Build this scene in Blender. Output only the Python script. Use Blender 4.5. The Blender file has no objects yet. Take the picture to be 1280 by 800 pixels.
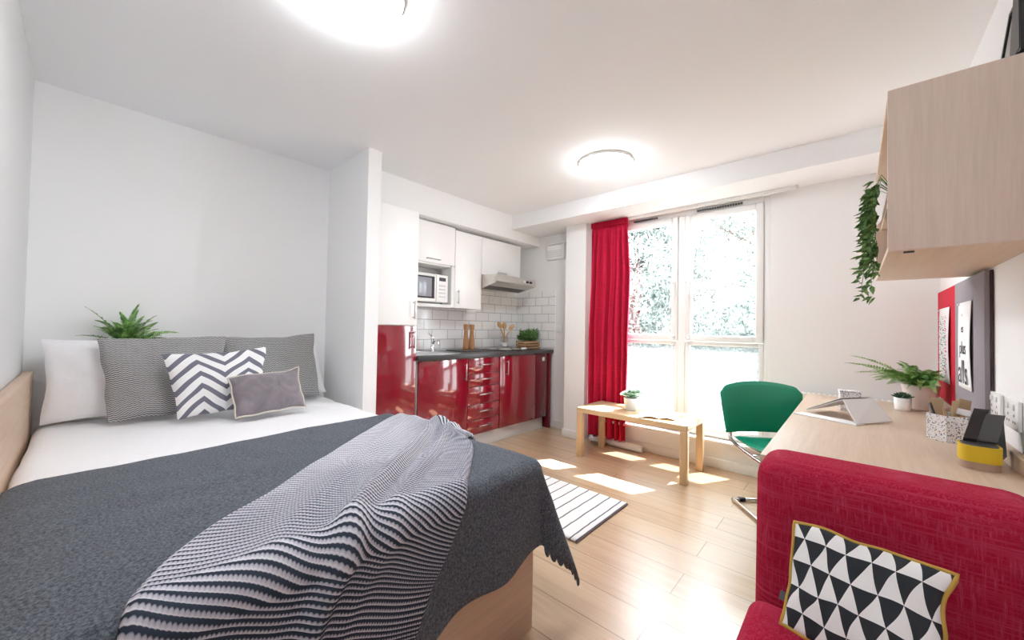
import bpy, bmesh, math, random
from mathutils import Vector, Matrix, noise
random.seed(7)
C = bpy.context.scene.collection
PI = math.pi
# ------------------------------------------------------------------ room constants
XB, YL, XR, YW, YK, HC = -3.27, -0.21, 0.41, 3.64, 3.75, 2.45

# ================================================================== MATERIALS
def newmat(name):
    m = bpy.data.materials.new(name); m.use_nodes = True
    nt = m.node_tree; b = nt.nodes['Principled BSDF']
    return m, nt, b
def N(nt, t, **kw):
    n = nt.nodes.new(t)
    for k, v in kw.items():
        if k in n.inputs.keys(): n.inputs[k].default_value = v
        else: setattr(n, k, v)
    return n
def L(nt, a, b): nt.links.new(a, b)
def col(c): return (c[0], c[1], c[2], 1)
def plain(name, c, rough=.5, metal=0, coat=0, bump=0, bscale=200, sheen=0):
    m, nt, b = newmat(name)
    b.inputs['Base Color'].default_value = col(c); b.inputs['Roughness'].default_value = rough
    b.inputs['Metallic'].default_value = metal; b.inputs['Coat Weight'].default_value = coat
    b.inputs['Sheen Weight'].default_value = sheen
    tc = N(nt, 'ShaderNodeTexCoord')
    n = N(nt, 'ShaderNodeTexNoise', Scale=bscale); L(nt, tc.outputs['Object'], n.inputs['Vector'])
    mx = N(nt, 'ShaderNodeMix', data_type='RGBA'); mx.inputs[6].default_value = col([x*.97 for x in c]); mx.inputs[7].default_value = col([min(1, x*1.03) for x in c])
    L(nt, n.outputs['Fac'], mx.inputs[0]); L(nt, mx.outputs[2], b.inputs['Base Color'])
    if bump:
        bp = N(nt, 'ShaderNodeBump', Strength=bump, Distance=.002); L(nt, n.outputs['Fac'], bp.inputs['Height']); L(nt, bp.outputs[0], b.inputs['Normal'])
    return m
def wood(name, c1, c2, axis='X', rough=.4, scale=1.0, coat=0):
    m, nt, b = newmat(name)
    tc = N(nt, 'ShaderNodeTexCoord'); mp = N(nt, 'ShaderNodeMapping')
    s = {'X': (1.2, 26, 26), 'Y': (26, 1.2, 26), 'Z': (26, 26, 1.2)}[axis]
    mp.inputs['Scale'].default_value = [q*scale for q in s]
    L(nt, tc.outputs['Object'], mp.inputs['Vector'])
    n = N(nt, 'ShaderNodeTexNoise', Scale=1.6, Detail=8, Roughness=.62, Distortion=.6); L(nt, mp.outputs[0], n.inputs['Vector'])
    n2 = N(nt, 'ShaderNodeTexNoise', Scale=7, Detail=4, Roughness=.7); L(nt, mp.outputs[0], n2.inputs['Vector'])
    ad = N(nt, 'ShaderNodeMath', operation='MULTIPLY_ADD'); ad.inputs[1].default_value = .45; L(nt, n2.outputs['Fac'], ad.inputs[0])
    mu = N(nt, 'ShaderNodeMath', operation='MULTIPLY'); mu.inputs[1].default_value = .6; L(nt, n.outputs['Fac'], mu.inputs[0]); L(nt, mu.outputs[0], ad.inputs[2])
    cr = N(nt, 'ShaderNodeValToRGB'); cr.color_ramp.elements[0].position = .32; cr.color_ramp.elements[1].position = .72
    cr.color_ramp.elements[0].color = col(c2); cr.color_ramp.elements[1].color = col(c1)
    L(nt, ad.outputs[0], cr.inputs[0]); L(nt, cr.outputs[0], b.inputs['Base Color'])
    b.inputs['Roughness'].default_value = rough; b.inputs['Coat Weight'].default_value = coat
    bp = N(nt, 'ShaderNodeBump', Strength=.12, Distance=.002); L(nt, n2.outputs['Fac'], bp.inputs['Height']); L(nt, bp.outputs[0], b.inputs['Normal'])
    return m
def linen(name, c1, c2, scale=1.0, rough=.9, bump=.5):
    """woven cloth with long slubs running both ways"""
    m, nt, b = newmat(name)
    tc = N(nt, 'ShaderNodeTexCoord')
    outs = []
    for s in ((6, 6, 220), (220, 220, 6)):
        mp = N(nt, 'ShaderNodeMapping'); mp.inputs['Scale'].default_value = [q*scale for q in s]
        L(nt, tc.outputs['Object'], mp.inputs['Vector'])
        n = N(nt, 'ShaderNodeTexNoise', Scale=1.0, Detail=5, Roughness=.7); L(nt, mp.outputs[0], n.inputs['Vector']); outs.append(n)
    mx = N(nt, 'ShaderNodeMath', operation='MAXIMUM'); L(nt, outs[0].outputs['Fac'], mx.inputs[0]); L(nt, outs[1].outputs['Fac'], mx.inputs[1])
    cr = N(nt, 'ShaderNodeValToRGB'); e = cr.color_ramp.elements; e[0].position = .47; e[1].position = .8
    e[0].color = col(c1); e[1].color = col(c2)
    L(nt, mx.outputs[0], cr.inputs[0]); L(nt, cr.outputs[0], b.inputs['Base Color'])
    b.inputs['Roughness'].default_value = rough; b.inputs['Specular IOR Level'].default_value = .15
    bp = N(nt, 'ShaderNodeBump', Strength=bump, Distance=.002); L(nt, mx.outputs[0], bp.inputs['Height']); L(nt, bp.outputs[0], b.inputs['Normal'])
    return m
def melange(name, c1, c2, scale=260, rough=.95):
    m, nt, b = newmat(name)
    tc = N(nt, 'ShaderNodeTexCoord')
    n = N(nt, 'ShaderNodeTexNoise', Scale=scale, Detail=3, Roughness=.8); L(nt, tc.outputs['Object'], n.inputs['Vector'])
    cr = N(nt, 'ShaderNodeValToRGB'); e = cr.color_ramp.elements; e[0].position = .38; e[1].position = .66
    e[0].color = col(c1); e[1].color = col(c2)
    L(nt, n.outputs['Fac'], cr.inputs[0]); L(nt, cr.outputs[0], b.inputs['Base Color'])
    b.inputs['Roughness'].default_value = rough; b.inputs['Specular IOR Level'].default_value = .1; b.inputs['Sheen Weight'].default_value = .15
    bp = N(nt, 'ShaderNodeBump', Strength=.35, Distance=.002); L(nt, n.outputs['Fac'], bp.inputs['Height']); L(nt, bp.outputs[0], b.inputs['Normal'])
    return m
def uvmath(nt):
    uv = N(nt, 'ShaderNodeUVMap'); sp = N(nt, 'ShaderNodeSeparateXYZ'); L(nt, uv.outputs[0], sp.inputs[0])
    return sp.outputs['X'], sp.outputs['Y']
def M2(nt, op, a, b=None, c=None):
    n = N(nt, 'ShaderNodeMath', operation=op)
    for i, v in enumerate((a, b, c)):
        if v is None: continue
        if isinstance(v, (int, float)): n.inputs[i].default_value = v
        else: L(nt, v, n.inputs[i])
    return n.outputs[0]
def mixc(nt, f, c1, c2):
    mx = N(nt, 'ShaderNodeMix', data_type='RGBA'); L(nt, f, mx.inputs[0])
    for i, c in ((6, c1), (7, c2)):
        if isinstance(c, tuple): mx.inputs[i].default_value = col(c)
        else: L(nt, c, mx.inputs[i])
    return mx.outputs[2]
def tri(nt, v): # triangle wave 0..1 with period 1
    return M2(nt, 'PINGPONG', M2(nt, 'MULTIPLY', v, 2.0), 1.0)
def mat_herring():
    m, nt, b = newmat('herringbone cloth'); u, v = uvmath(nt)
    z = M2(nt, 'MULTIPLY', tri(nt, M2(nt, 'MULTIPLY', u, 26.0)), .5)
    w = M2(nt, 'FRACT', M2(nt, 'ADD', M2(nt, 'MULTIPLY', v, 46.0), z))
    f = M2(nt, 'GREATER_THAN', w, .52)
    tc = N(nt, 'ShaderNodeTexCoord'); n = N(nt, 'ShaderNodeTexNoise', Scale=420, Detail=2); L(nt, tc.outputs['Object'], n.inputs['Vector'])
    g = M2(nt, 'MULTIPLY_ADD', n.outputs['Fac'], .5, M2(nt, 'MULTIPLY', f, .75)); g = M2(nt, 'SUBTRACT', g, .12)
    L(nt, mixc(nt, g, (.055, .055, .06), (.56, .56, .56)), b.inputs['Base Color']); b.inputs['Roughness'].default_value = .95
    bp = N(nt, 'ShaderNodeBump', Strength=.4, Distance=.002); L(nt, w, bp.inputs['Height']); L(nt, bp.outputs[0], b.inputs['Normal'])
    return m
def mat_chevron():
    m, nt, b = newmat('chevron print'); u, v = uvmath(nt)
    z = M2(nt, 'MULTIPLY', tri(nt, M2(nt, 'ADD', M2(nt, 'MULTIPLY', u, 1.9), -.02)), .27)
    w = M2(nt, 'FRACT', M2(nt, 'MULTIPLY', M2(nt, 'SUBTRACT', v, z), 5.0))
    f = M2(nt, 'GREATER_THAN', w, .58)
    L(nt, mixc(nt, f, (.86, .86, .87), (.17, .17, .22)), b.inputs['Base Color']); b.inputs['Roughness'].default_value = .85
    return m
def mat_triangles():
    m, nt, b = newmat('triangle print'); u, v = uvmath(nt)
    V = M2(nt, 'ADD', M2(nt, 'MULTIPLY', v, 4.5), .25); row = M2(nt, 'FLOOR', V); fr = M2(nt, 'FRACT', V)
    U = M2(nt, 'ADD', M2(nt, 'ADD', M2(nt, 'MULTIPLY', u, 6.4), .45), M2(nt, 'MULTIPLY', row, .5))
    t = tri(nt, U)
    f = M2(nt, 'GREATER_THAN', t, fr)
    L(nt, mixc(nt, f, (.018, .022, .028), (.84, .84, .84)), b.inputs['Base Color']); b.inputs['Roughness'].default_value = .85
    return m
KP = .0138   # knit row period in metres
def mat_knit():
    m, nt, b = newmat('scalloped knit'); u, v = uvmath(nt)      # u across the throw, v along it, metres
    sc = M2(nt, 'ABSOLUTE', M2(nt, 'SINE', M2(nt, 'MULTIPLY', u, PI/.0080)))
    w = M2(nt, 'FRACT', M2(nt, 'ADD', M2(nt, 'DIVIDE', v, KP), M2(nt, 'MULTIPLY', sc, .11)))
    cr = N(nt, 'ShaderNodeValToRGB'); L(nt, w, cr.inputs[0]); e = cr.color_ramp.elements
    e[0].position = 0; e[0].color = (.035, .045, .065, 1); e[1].position = .30; e[1].color = (.035, .045, .065, 1)
    for p, c in ((.40, (.46, .46, .54)), (.66, (.80, .80, .85)), (.88, (.52, .52, .60)), (.96, (.035, .045, .065))):
        q = e.new(p); q.color = col(c)
    L(nt, cr.outputs[0], b.inputs['Base Color']); b.inputs['Roughness'].default_value = .95; b.inputs['Specular IOR Level'].default_value = .1
    return m
def mat_rug():
    m, nt, b = newmat('striped rug'); tc = N(nt, 'ShaderNodeTexCoord'); sp = N(nt, 'ShaderNodeSeparateXYZ'); L(nt, tc.outputs['Object'], sp.inputs[0])
    n = N(nt, 'ShaderNodeTexNoise', Scale=9); L(nt, tc.outputs['Object'], n.inputs['Vector'])
    x = M2(nt, 'ADD', sp.outputs['X'], M2(nt, 'MULTIPLY', n.outputs['Fac'], .012))
    w = M2(nt, 'FRACT', M2(nt, 'MULTIPLY', x, 1/.083)); f = M2(nt, 'LESS_THAN', w, .11)
    f2 = M2(nt, 'GREATER_THAN', M2(nt, 'ADD', sp.outputs['X'], 0.0), .534)
    f = M2(nt, 'MAXIMUM', f, f2)
    L(nt, mixc(nt, f, (.80, .79, .78), (.12, .12, .15)), b.inputs['Base Color']); b.inputs['Roughness'].default_value = .95
    n2 = N(nt, 'ShaderNodeTexNoise', Scale=300); L(nt, tc.outputs['Object'], n2.inputs['Vector'])
    bp = N(nt, 'ShaderNodeBump', Strength=.4, Distance=.003); L(nt, n2.outputs['Fac'], bp.inputs['Height']); L(nt, bp.outputs[0], b.inputs['Normal'])
    return m
def mat_floor():
    m, nt, b = newmat('oak laminate'); tc = N(nt, 'ShaderNodeTexCoord'); sp = N(nt, 'ShaderNodeSeparateXYZ'); L(nt, tc.outputs['Object'], sp.inputs[0])
    br = N(nt, 'ShaderNodeTexBrick', offset=.37)
    br.inputs['Scale'].default_value = 1; br.inputs['Brick Width'].default_value = 1.3; br.inputs['Row Height'].default_value = .19
    br.inputs['Mortar Size'].default_value = .0022; br.inputs['Mortar Smooth'].default_value = .1; br.inputs['Bias'].default_value = 0
    br.inputs['Color1'].default_value = (0, 0, 0, 1); br.inputs['Color2'].default_value = (1, 1, 1, 1); br.inputs['Mortar'].default_value = (.5, .5, .5, 1)
    L(nt, tc.outputs['Object'], br.inputs['Vector'])
    mp = N(nt, 'ShaderNodeMapping'); mp.inputs['Scale'].default_value = (1.1, 16, 16); L(nt, tc.outputs['Object'], mp.inputs['Vector'])
    n = N(nt, 'ShaderNodeTexNoise', Scale=1.7, Detail=8, Roughness=.62, Distortion=.8); L(nt, mp.outputs[0], n.inputs['Vector'])
    cr = N(nt, 'ShaderNodeValToRGB'); e = cr.color_ramp.elements; e[0].position = .3; e[1].position = .72
    e[0].color = (.47, .31, .18, 1); e[1].color = (.62, .45, .29, 1); L(nt, n.outputs['Fac'], cr.inputs[0])
    tint = mixc(nt, M2(nt, 'MULTIPLY', br.outputs['Color'], .35), cr.outputs[0], (.66, .49, .33))
    c = mixc(nt, br.outputs['Fac'], tint, (.25, .16, .10))
    L(nt, c, b.inputs['Base Color']); b.inputs['Roughness'].default_value = .30
    b.inputs['Coat Weight'].default_value = 1; b.inputs['Coat Roughness'].default_value = .26; b.inputs['Coat IOR'].default_value = 1.6
    bp = N(nt, 'ShaderNodeBump', Strength=.3, Distance=.001); bp.invert = True; L(nt, br.outputs['Fac'], bp.inputs['Height']); L(nt, bp.outputs[0], b.inputs['Normal'])
    return m
def mat_tile(plane):
    m, nt, b = newmat('metro tile '+plane); tc = N(nt, 'ShaderNodeTexCoord'); sp = N(nt, 'ShaderNodeSeparateXYZ'); L(nt, tc.outputs['Object'], sp.inputs[0])
    cb = N(nt, 'ShaderNodeCombineXYZ'); L(nt, sp.outputs['Y' if plane == 'YZ' else 'X'], cb.inputs[0]); L(nt, sp.outputs['Z'], cb.inputs[1])
    br = N(nt, 'ShaderNodeTexBrick', offset=.5); L(nt, cb.outputs[0], br.inputs['Vector'])
    br.inputs['Scale'].default_value = 1; br.inputs['Brick Width'].default_value = .205; br.inputs['Row Height'].default_value = .103
    br.inputs['Mortar Size'].default_value = .0035; br.inputs['Mortar Smooth'].default_value = .2
    br.inputs['Color1'].default_value = (.88, .89, .90, 1); br.inputs['Color2'].default_value = (.92, .92, .92, 1); br.inputs['Mortar'].default_value = (.50, .51, .53, 1)
    L(nt, br.outputs['Color'], b.inputs['Base Color']); b.inputs['Roughness'].default_value = .12
    bp = N(nt, 'ShaderNodeBump', Strength=.5, Distance=.002); bp.invert = True; L(nt, br.outputs['Fac'], bp.inputs['Height']); L(nt, bp.outputs[0], b.inputs['Normal'])
    return m
def mat_glass(name, frost=0.0, fc=(.9, .92, .92)):
    m, nt, b = newmat(name); nt.nodes.remove(b); out = nt.nodes['Material Output']
    t = N(nt, 'ShaderNodeBsdfTransparent'); g = N(nt, 'ShaderNodeBsdfGlossy', Roughness=.02)
    lw = N(nt, 'ShaderNodeLayerWeight', Blend=.5); fr = M2(nt, 'MULTIPLY_ADD', M2(nt, 'POWER', lw.outputs['Facing'], 5.0), .6, .035); mx = N(nt, 'ShaderNodeMixShader')
    L(nt, fr, mx.inputs[0]); L(nt, t.outputs[0], mx.inputs[1]); L(nt, g.outputs[0], mx.inputs[2])
    if frost:
        tl = N(nt, 'ShaderNodeBsdfTranslucent'); tl.inputs['Color'].default_value = col(fc)
        m2 = N(nt, 'ShaderNodeMixShader'); m2.inputs[0].default_value = frost
        L(nt, mx.outputs[0], m2.inputs[1]); L(nt, tl.outputs[0], m2.inputs[2]); mx = m2
    L(nt, mx.outputs[0], out.inputs['Surface'])
    return m
def mat_terrazzo(name='terrazzo'):
    m, nt, b = newmat(name); tc = N(nt, 'ShaderNodeTexCoord')
    v = N(nt, 'ShaderNodeTexVoronoi', Scale=130); L(nt, tc.outputs['Object'], v.inputs['Vector'])
    v2 = N(nt, 'ShaderNodeTexVoronoi', Scale=190); L(nt, tc.outputs['Object'], v2.inputs['Vector'])
    f = M2(nt, 'MAXIMUM', M2(nt, 'LESS_THAN', v.outputs['Distance'], .30), M2(nt, 'LESS_THAN', v2.outputs['Distance'], .24))
    sc = N(nt, 'ShaderNodeSeparateColor'); L(nt, v.outputs['Color'], sc.inputs[0])
    spot = mixc(nt, M2(nt, 'GREATER_THAN', sc.outputs[0], .75), (.03, .04, .09), (.55, .33, .16))
    L(nt, mixc(nt, f, (.82, .82, .84), spot), b.inputs['Base Color']); b.inputs['Roughness'].default_value = .5
    return m
def mat_leaf(name, c1, c2, scale=60):
    m, nt, b = newmat(name); tc = N(nt, 'ShaderNodeTexCoord')
    n = N(nt, 'ShaderNodeTexNoise', Scale=scale, Detail=2); L(nt, tc.outputs['Object'], n.inputs['Vector'])
    cr = N(nt, 'ShaderNodeValToRGB'); e = cr.color_ramp.elements; e[0].position = .35; e[1].position = .65; e[0].color = col(c1); e[1].color = col(c2)
    L(nt, n.outputs['Fac'], cr.inputs[0]); L(nt, cr.outputs[0], b.inputs['Base Color']); b.inputs['Roughness'].default_value = .5
    return m
def mat_velvet():
    m, nt, b = newmat('velvet'); tc = N(nt, 'ShaderNodeTexCoord')
    n = N(nt, 'ShaderNodeTexNoise', Scale=9, Detail=5, Distortion=1.2); L(nt, tc.outputs['Object'], n.inputs['Vector'])
    L(nt, mixc(nt, n.outputs['Fac'], (.085, .07, .085), (.33, .29, .32)), b.inputs['Base Color'])
    b.inputs['Roughness'].default_value = .7; b.inputs['Sheen Weight'].default_value = .6; b.inputs['Sheen Roughness'].default_value = .4
    return m
def emis(name, c, s):
    m, nt, b = newmat(name); b.inputs['Base Color'].default_value = col(c)
    b.inputs['Emission Color'].default_value = col(c); b.inputs['Emission Strength'].default_value = s
    return m

M = dict(
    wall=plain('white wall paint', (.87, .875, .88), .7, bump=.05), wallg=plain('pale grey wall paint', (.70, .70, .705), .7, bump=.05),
    ceil=plain('ceiling paint', (.88, .89, .91), .8, bump=.05),
    skirt=plain('white gloss paint', (.84, .84, .82), .35),
    floor=mat_floor(), tileYZ=mat_tile('YZ'), tileXZ=mat_tile('XZ'),
    upvc=plain('white plastic frame', (.86, .87, .87), .3), glass=mat_glass('clear glass'), frost=mat_glass('frosted glass', .42, (.17, .18, .18)),
    black=plain('black plastic', (.015, .015, .018), .4), dark=plain('dark grey', (.06, .06, .065), .5),
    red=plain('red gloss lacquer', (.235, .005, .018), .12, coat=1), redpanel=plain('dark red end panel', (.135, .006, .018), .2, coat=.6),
    white_door=plain('white gloss lacquer', (.90, .90, .90), .32, coat=.15), carcass=plain('white melamine', (.80, .80, .79), .5),
    top=plain('dark slate laminate', (.045, .047, .052), .3, bump=.1, bscale=90), steel=plain('brushed steel', (.60, .60, .60), .28, metal=1),
    chrome=plain('chrome', (.78, .78, .80), .08, metal=1), plinth=plain('grey plinth', (.66, .66, .67), .35),
    hood=plain('hood steel', (.62, .61, .58), .4, metal=.8), hoodunder=plain('hood filter', (.16, .15, .14), .5, metal=.6),
    desk=wood('pale oak desk', (.68, .54, .42), (.56, .42, .31), 'Y', .42), shelfw=wood('pale oak upright grain', (.78, .65, .56), (.66, .53, .44), 'Z', .45),
    shelfu=wood('pale oak long grain', (.74, .57, .42), (.62, .46, .33), 'Y', .45), bedw=wood('oak bed panel', (.66, .49, .36), (.50, .35, .24), 'X', .45), bedf=wood('oak bed foot', (.66, .48, .35), (.50, .35, .24), 'Y', .45),
    birch=wood('birch bench', (.70, .52, .32), (.60, .42, .24), 'X', .35), birchleg=wood('birch bench leg', (.66, .46, .27), (.54, .36, .19), 'Z', .35),
    spoon=wood('beech utensil', (.62, .38, .19), (.45, .25, .11), 'Z', .5), acacia=wood('acacia', (.52, .27, .11), (.30, .13, .05), 'Z', .4),
    crate=wood('slatted crate', (.50, .32, .17), (.36, .21, .10), 'Y', .6),
    sheet=plain('white cotton', (.90, .90, .925), .9, bump=.2, bscale=60, sheen=.1), blanket=melange('charcoal wool', (.042, .050, .064), (.168, .190, .226), 150),
    knit=mat_knit(), herring=mat_herring(), chevron=mat_chevron(), triang=mat_triangles(), velvet=mat_velvet(), backcloth=plain('plain white cloth back', (.8, .8, .8), .9),
    piping=plain('cream piping', (.62, .57, .50), .8), mustard=plain('mustard piping', (.52, .32, .06), .8), sofa=linen('crimson linen', (.38, .006, .036), (.56, .075, .14)),
    curtain=linen('crimson curtain', (.50, .010, .045), (.64, .035, .09), bump=.15), rug=mat_rug(), rugback=plain('rug edge', (.18, .12, .12), .9),
    green=plain('green vinyl', (.0, .30, .175), .35, coat=.3), pot=plain('blush white ceramic', (.88, .82, .79), .5), potw=plain('white ceramic', (.84, .84, .83), .35), potg=plain('pale grey ceramic', (.66, .68, .70), .5),
    soil=plain('soil', (.05, .03, .02), .95), fern=mat_leaf('fern green', (.06, .19, .035), (.33, .58, .16), 40), ivy=mat_leaf('ivy green', (.035, .11, .035), (.18, .36, .10)),
    herb=mat_leaf('herb green', (.03, .11, .02), (.17, .34, .09)), succ=mat_leaf('succulent green', (.02, .07, .04), (.06, .15, .08)), mint=mat_leaf('mint flowers', (.12, .36, .22), (.62, .74, .62), 70),
    treeleaf=mat_leaf('tree leaves', (.14, .165, .155), (.29, .33, .31), 3), bark=plain('bark', (.18, .13, .10), .9), lawn=plain('lawn', (.07, .09, .075), .95), brick=plain('pale brick', (.62, .42, .38), .9),
    terr=mat_terrazzo(), paper=plain('white paper', (.86, .86, .86), .8), card=plain('kraft card', (.52, .38, .24), .8), ink=plain('black ink', (.05, .05, .06), .7), pink=plain('pink ink', (.75, .2, .4), .7), mintink=plain('green ink', (.2, .55, .4), .7),
    redfelt=plain('red felt', (.58, .010, .035), .9), greyfelt=plain('mauve grey felt', (.27, .245, .27), .9, bump=.2, bscale=400), greyedge=plain('dark board edge', (.06, .035, .04), .7),
    yellow=plain('yellow felt', (.66, .46, .02), .8, bump=.3, bscale=300), taupe=plain('taupe wood', (.42, .30, .22), .7), anth=plain('anthracite', (.045, .05, .06), .4),
    ledge=plain('tablet screen', (.30, .32, .36), .15), heater=plain('radiator enamel', (.86, .84, .78), .4), lamp=emis('lamp glow', (.95, .98, 1), 14), lampb=emis('lamp glow cool', (.95, .98, 1), 13),
    lampbase=plain('lamp rim', (.80, .79, .76), .5), screen=plain('pale screen', (.60, .62, .60), .2), jar=mat_glass('jar glass', .18), bristle=plain('brush bristle', (.36, .25, .14), .8),
)

# ================================================================== MESH HELPERS
class MB:
    def __init__(s): s.v = []; s.f = []; s.uv = {}; s.sm = []; s.mi = []
    def add(s, vs, fs, uvs=None, smooth=False, mi=0):
        o = len(s.v); s.v += [tuple(v) for v in vs]
        for i, f in enumerate(fs):
            if uvs: s.uv[len(s.f)] = [uvs[k] for k in f]
            s.f.append([k+o for k in f]); s.sm.append(smooth); s.mi.append(mi)
        return s
    def box(s, x0, x1, y0, y1, z0, z1, bev=0, mi=0, seg=2):
        x0, x1 = min(x0, x1), max(x0, x1); y0, y1 = min(y0, y1), max(y0, y1); z0, z1 = min(z0, z1), max(z0, z1)
        vs = [(x0, y0, z0), (x1, y0, z0), (x1, y1, z0), (x0, y1, z0), (x0, y0, z1), (x1, y0, z1), (x1, y1, z1), (x0, y1, z1)]
        fs = [(0, 3, 2, 1), (4, 5, 6, 7), (0, 1, 5, 4), (1, 2, 6, 5), (2, 3, 7, 6), (3, 0, 4, 7)]
        if not bev: return s.add(vs, fs, mi=mi)
        bm = bmesh.new(); bv = [bm.verts.new(v) for v in vs]
        for f in fs: bm.faces.new([bv[i] for i in f])
        bmesh.ops.bevel(bm, geom=bm.edges[:], offset=min(bev, .49*min(x1-x0, y1-y0, z1-z0)), segments=seg, affect='EDGES', profile=.5)
        bm.verts.index_update()
        s.add([v.co[:] for v in bm.verts], [[v.index for v in f.verts] for f in bm.faces], smooth=True, mi=mi); bm.free()
        return s
    def tube(s, pts, r, n=10, mi=0, closed=False, smooth_path=0):
        P = [Vector(p) for p in pts]
        for _ in range(smooth_path):
            Q = [P[0]]
            for a, b in zip(P[:-1], P[1:]): Q += [a.lerp(b, .25), a.lerp(b, .75)]
            Q.append(P[-1]); P = Q
        R = r if isinstance(r, (list, tuple)) else [r]*len(P)
        if len(R) != len(P): R = [R[0]+(R[-1]-R[0])*i/(len(P)-1) for i in range(len(P))]
        vs = []; up = None
        for i, p in enumerate(P):
            a = P[(i-1) % len(P)] if (closed or i) else P[i]; b = P[(i+1) % len(P)] if (closed or i < len(P)-1) else P[i]
            d = (b-a).normalized()
            if up is None: up = d.orthogonal().normalized()
            else:
                up = (up-d*up.dot(d))
                up = up.normalized() if up.length > 1e-6 else d.orthogonal().normalized()
            w = d.cross(up)
            for k in range(n):
                t = 2*PI*k/n; vs.append(p+(up*math.cos(t)+w*math.sin(t))*R[i])
        fs = []; m = len(P)
        for i in range(m if closed else m-1):
            for k in range(n):
                a = i*n+k; b = i*n+(k+1) % n; j = ((i+1) % m)*n
                fs.append((a, b, j+(k+1) % n, j+k))
        if not closed: fs += [tuple(range(n))[::-1], tuple((m-1)*n+k for k in range(n))]
        return s.add(vs, fs, smooth=True, mi=mi)
    def lathe(s, prof, c=(0, 0, 0), n=32, mi=0, sx=1, sy=1):
        vs = []
        for r, z in prof:
            for k in range(n):
                t = 2*PI*k/n; vs.append((c[0]+r*math.cos(t)*sx, c[1]+r*math.sin(t)*sy, c[2]+z))
        fs = []
        for i in range(len(prof)-1):
            for k in range(n): fs.append((i*n+k, i*n+(k+1) % n, (i+1)*n+(k+1) % n, (i+1)*n+k))
        if prof[0][0] > 1e-5: fs.append(tuple(range(n))[::-1])
        if prof[-1][0] > 1e-5: fs.append(tuple((len(prof)-1)*n+k for k in range(n)))
        return s.add(vs, fs, smooth=True, mi=mi)
    def prism(s, poly, ax, a0, a1, mi=0):
        """poly: 2-D outline; ax: axis of extrusion"""
        def mk(p, a): return {'X': (a, p[0], p[1]), 'Y': (p[0], a, p[1]), 'Z': (p[0], p[1], a)}[ax]
        n = len(poly); vs = [mk(p, a0) for p in poly]+[mk(p, a1) for p in poly]
        fs = [tuple(range(n))[::-1], tuple(range(n, 2*n))]+[(i, (i+1) % n, n+(i+1) % n, n+i) for i in range(n)]
        return s.add(vs, fs, mi=mi)
    def grid(s, fn, nu, nv, smooth=True, uvfn=None, mi=0, flip=False):
        vs = [fn(i/nu, j/nv) for j in range(nv+1) for i in range(nu+1)]
        uv = [(uvfn or (lambda a, b: (a, b)))(i/nu, j/nv) for j in range(nv+1) for i in range(nu+1)]
        fs = []
        for j in range(nv):
            for i in range(nu):
                a = j*(nu+1)+i; q = (a, a+1, a+nu+2, a+nu+1); fs.append(q[::-1] if flip else q)
        return s.add(vs, fs, uv, smooth, mi)
    def quad(s, a, b, c, d, mi=0, uvs=None): return s.add([a, b, c, d], [(0, 1, 2, 3)], uvs, mi=mi)
    def build(s, name, mat, parent=None, local=False, recalc=False):
        me = bpy.data.meshes.new(name)
        P = [Vector(v) for v in s.v]
        if parent is not None:
            if not local:
                Mi = world(parent).inverted(); P = [Mi @ p for p in P]
            org = None
        else:
            lo = [min(p[k] for p in P) for k in range(3)]; hi = [max(p[k] for p in P) for k in range(3)]
            org = Vector(((lo[0]+hi[0])/2, (lo[1]+hi[1])/2, lo[2])); P = [p-org for p in P]
        me.from_pydata(P, [], s.f); me.update()
        me.polygons.foreach_set('use_smooth', s.sm); me.polygons.foreach_set('material_index', s.mi)
        if s.uv:
            ul = me.uv_layers.new(name='UVMap')
            for p in me.polygons:
                u = s.uv.get(p.index)
                if u:
                    for li, q in zip(p.loop_indices, u): ul.data[li].uv = q
        for m in (mat if isinstance(mat, (list, tuple)) else [mat]): me.materials.append(m)
        if recalc:
            bm = bmesh.new(); bm.from_mesh(me); bmesh.ops.recalc_face_normals(bm, faces=bm.faces[:]); bm.to_mesh(me); bm.free()
        o = bpy.data.objects.new(name, me); C.objects.link(o)
        if parent is not None: o.parent = parent
        else: o.location = org
        return o
def world(o):
    Mx = Matrix.LocRotScale(o.location, o.rotation_euler, o.scale)
    return world(o.parent) @ Mx if o.parent else Mx
def tag(o, label=None, cat=None, group=None, kind=None):
    for k, v in (('label', label), ('category', cat), ('group', group), ('kind', kind)):
        if v: o[k] = v
    return o
def thing(name, label, cat, loc=(0, 0, 0), rz=0, group=None):
    o = bpy.data.objects.new(name, None); C.objects.link(o); o.location = loc; o.rotation_euler = (0, 0, rz); o.empty_display_size = .1
    return tag(o, label, cat, group)
def struct(name, mb, mat, label=None, parent=None):
    o = mb.build(name, mat, parent)
    if parent is None: tag(o, label, None, None, 'structure')
    return o
def solidify(o, t, off=0):
    m = o.modifiers.new('thickness', 'SOLIDIFY'); m.thickness = t; m.offset = off
def subsurf(o, n=2):
    m = o.modifiers.new('smooth', 'SUBSURF'); m.levels = n; m.render_levels = n
def nz(p, s, seed=0): return noise.noise(Vector((p[0]*s+seed*7.3, p[1]*s-seed*3.1, p[2]*s+seed)))

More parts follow.
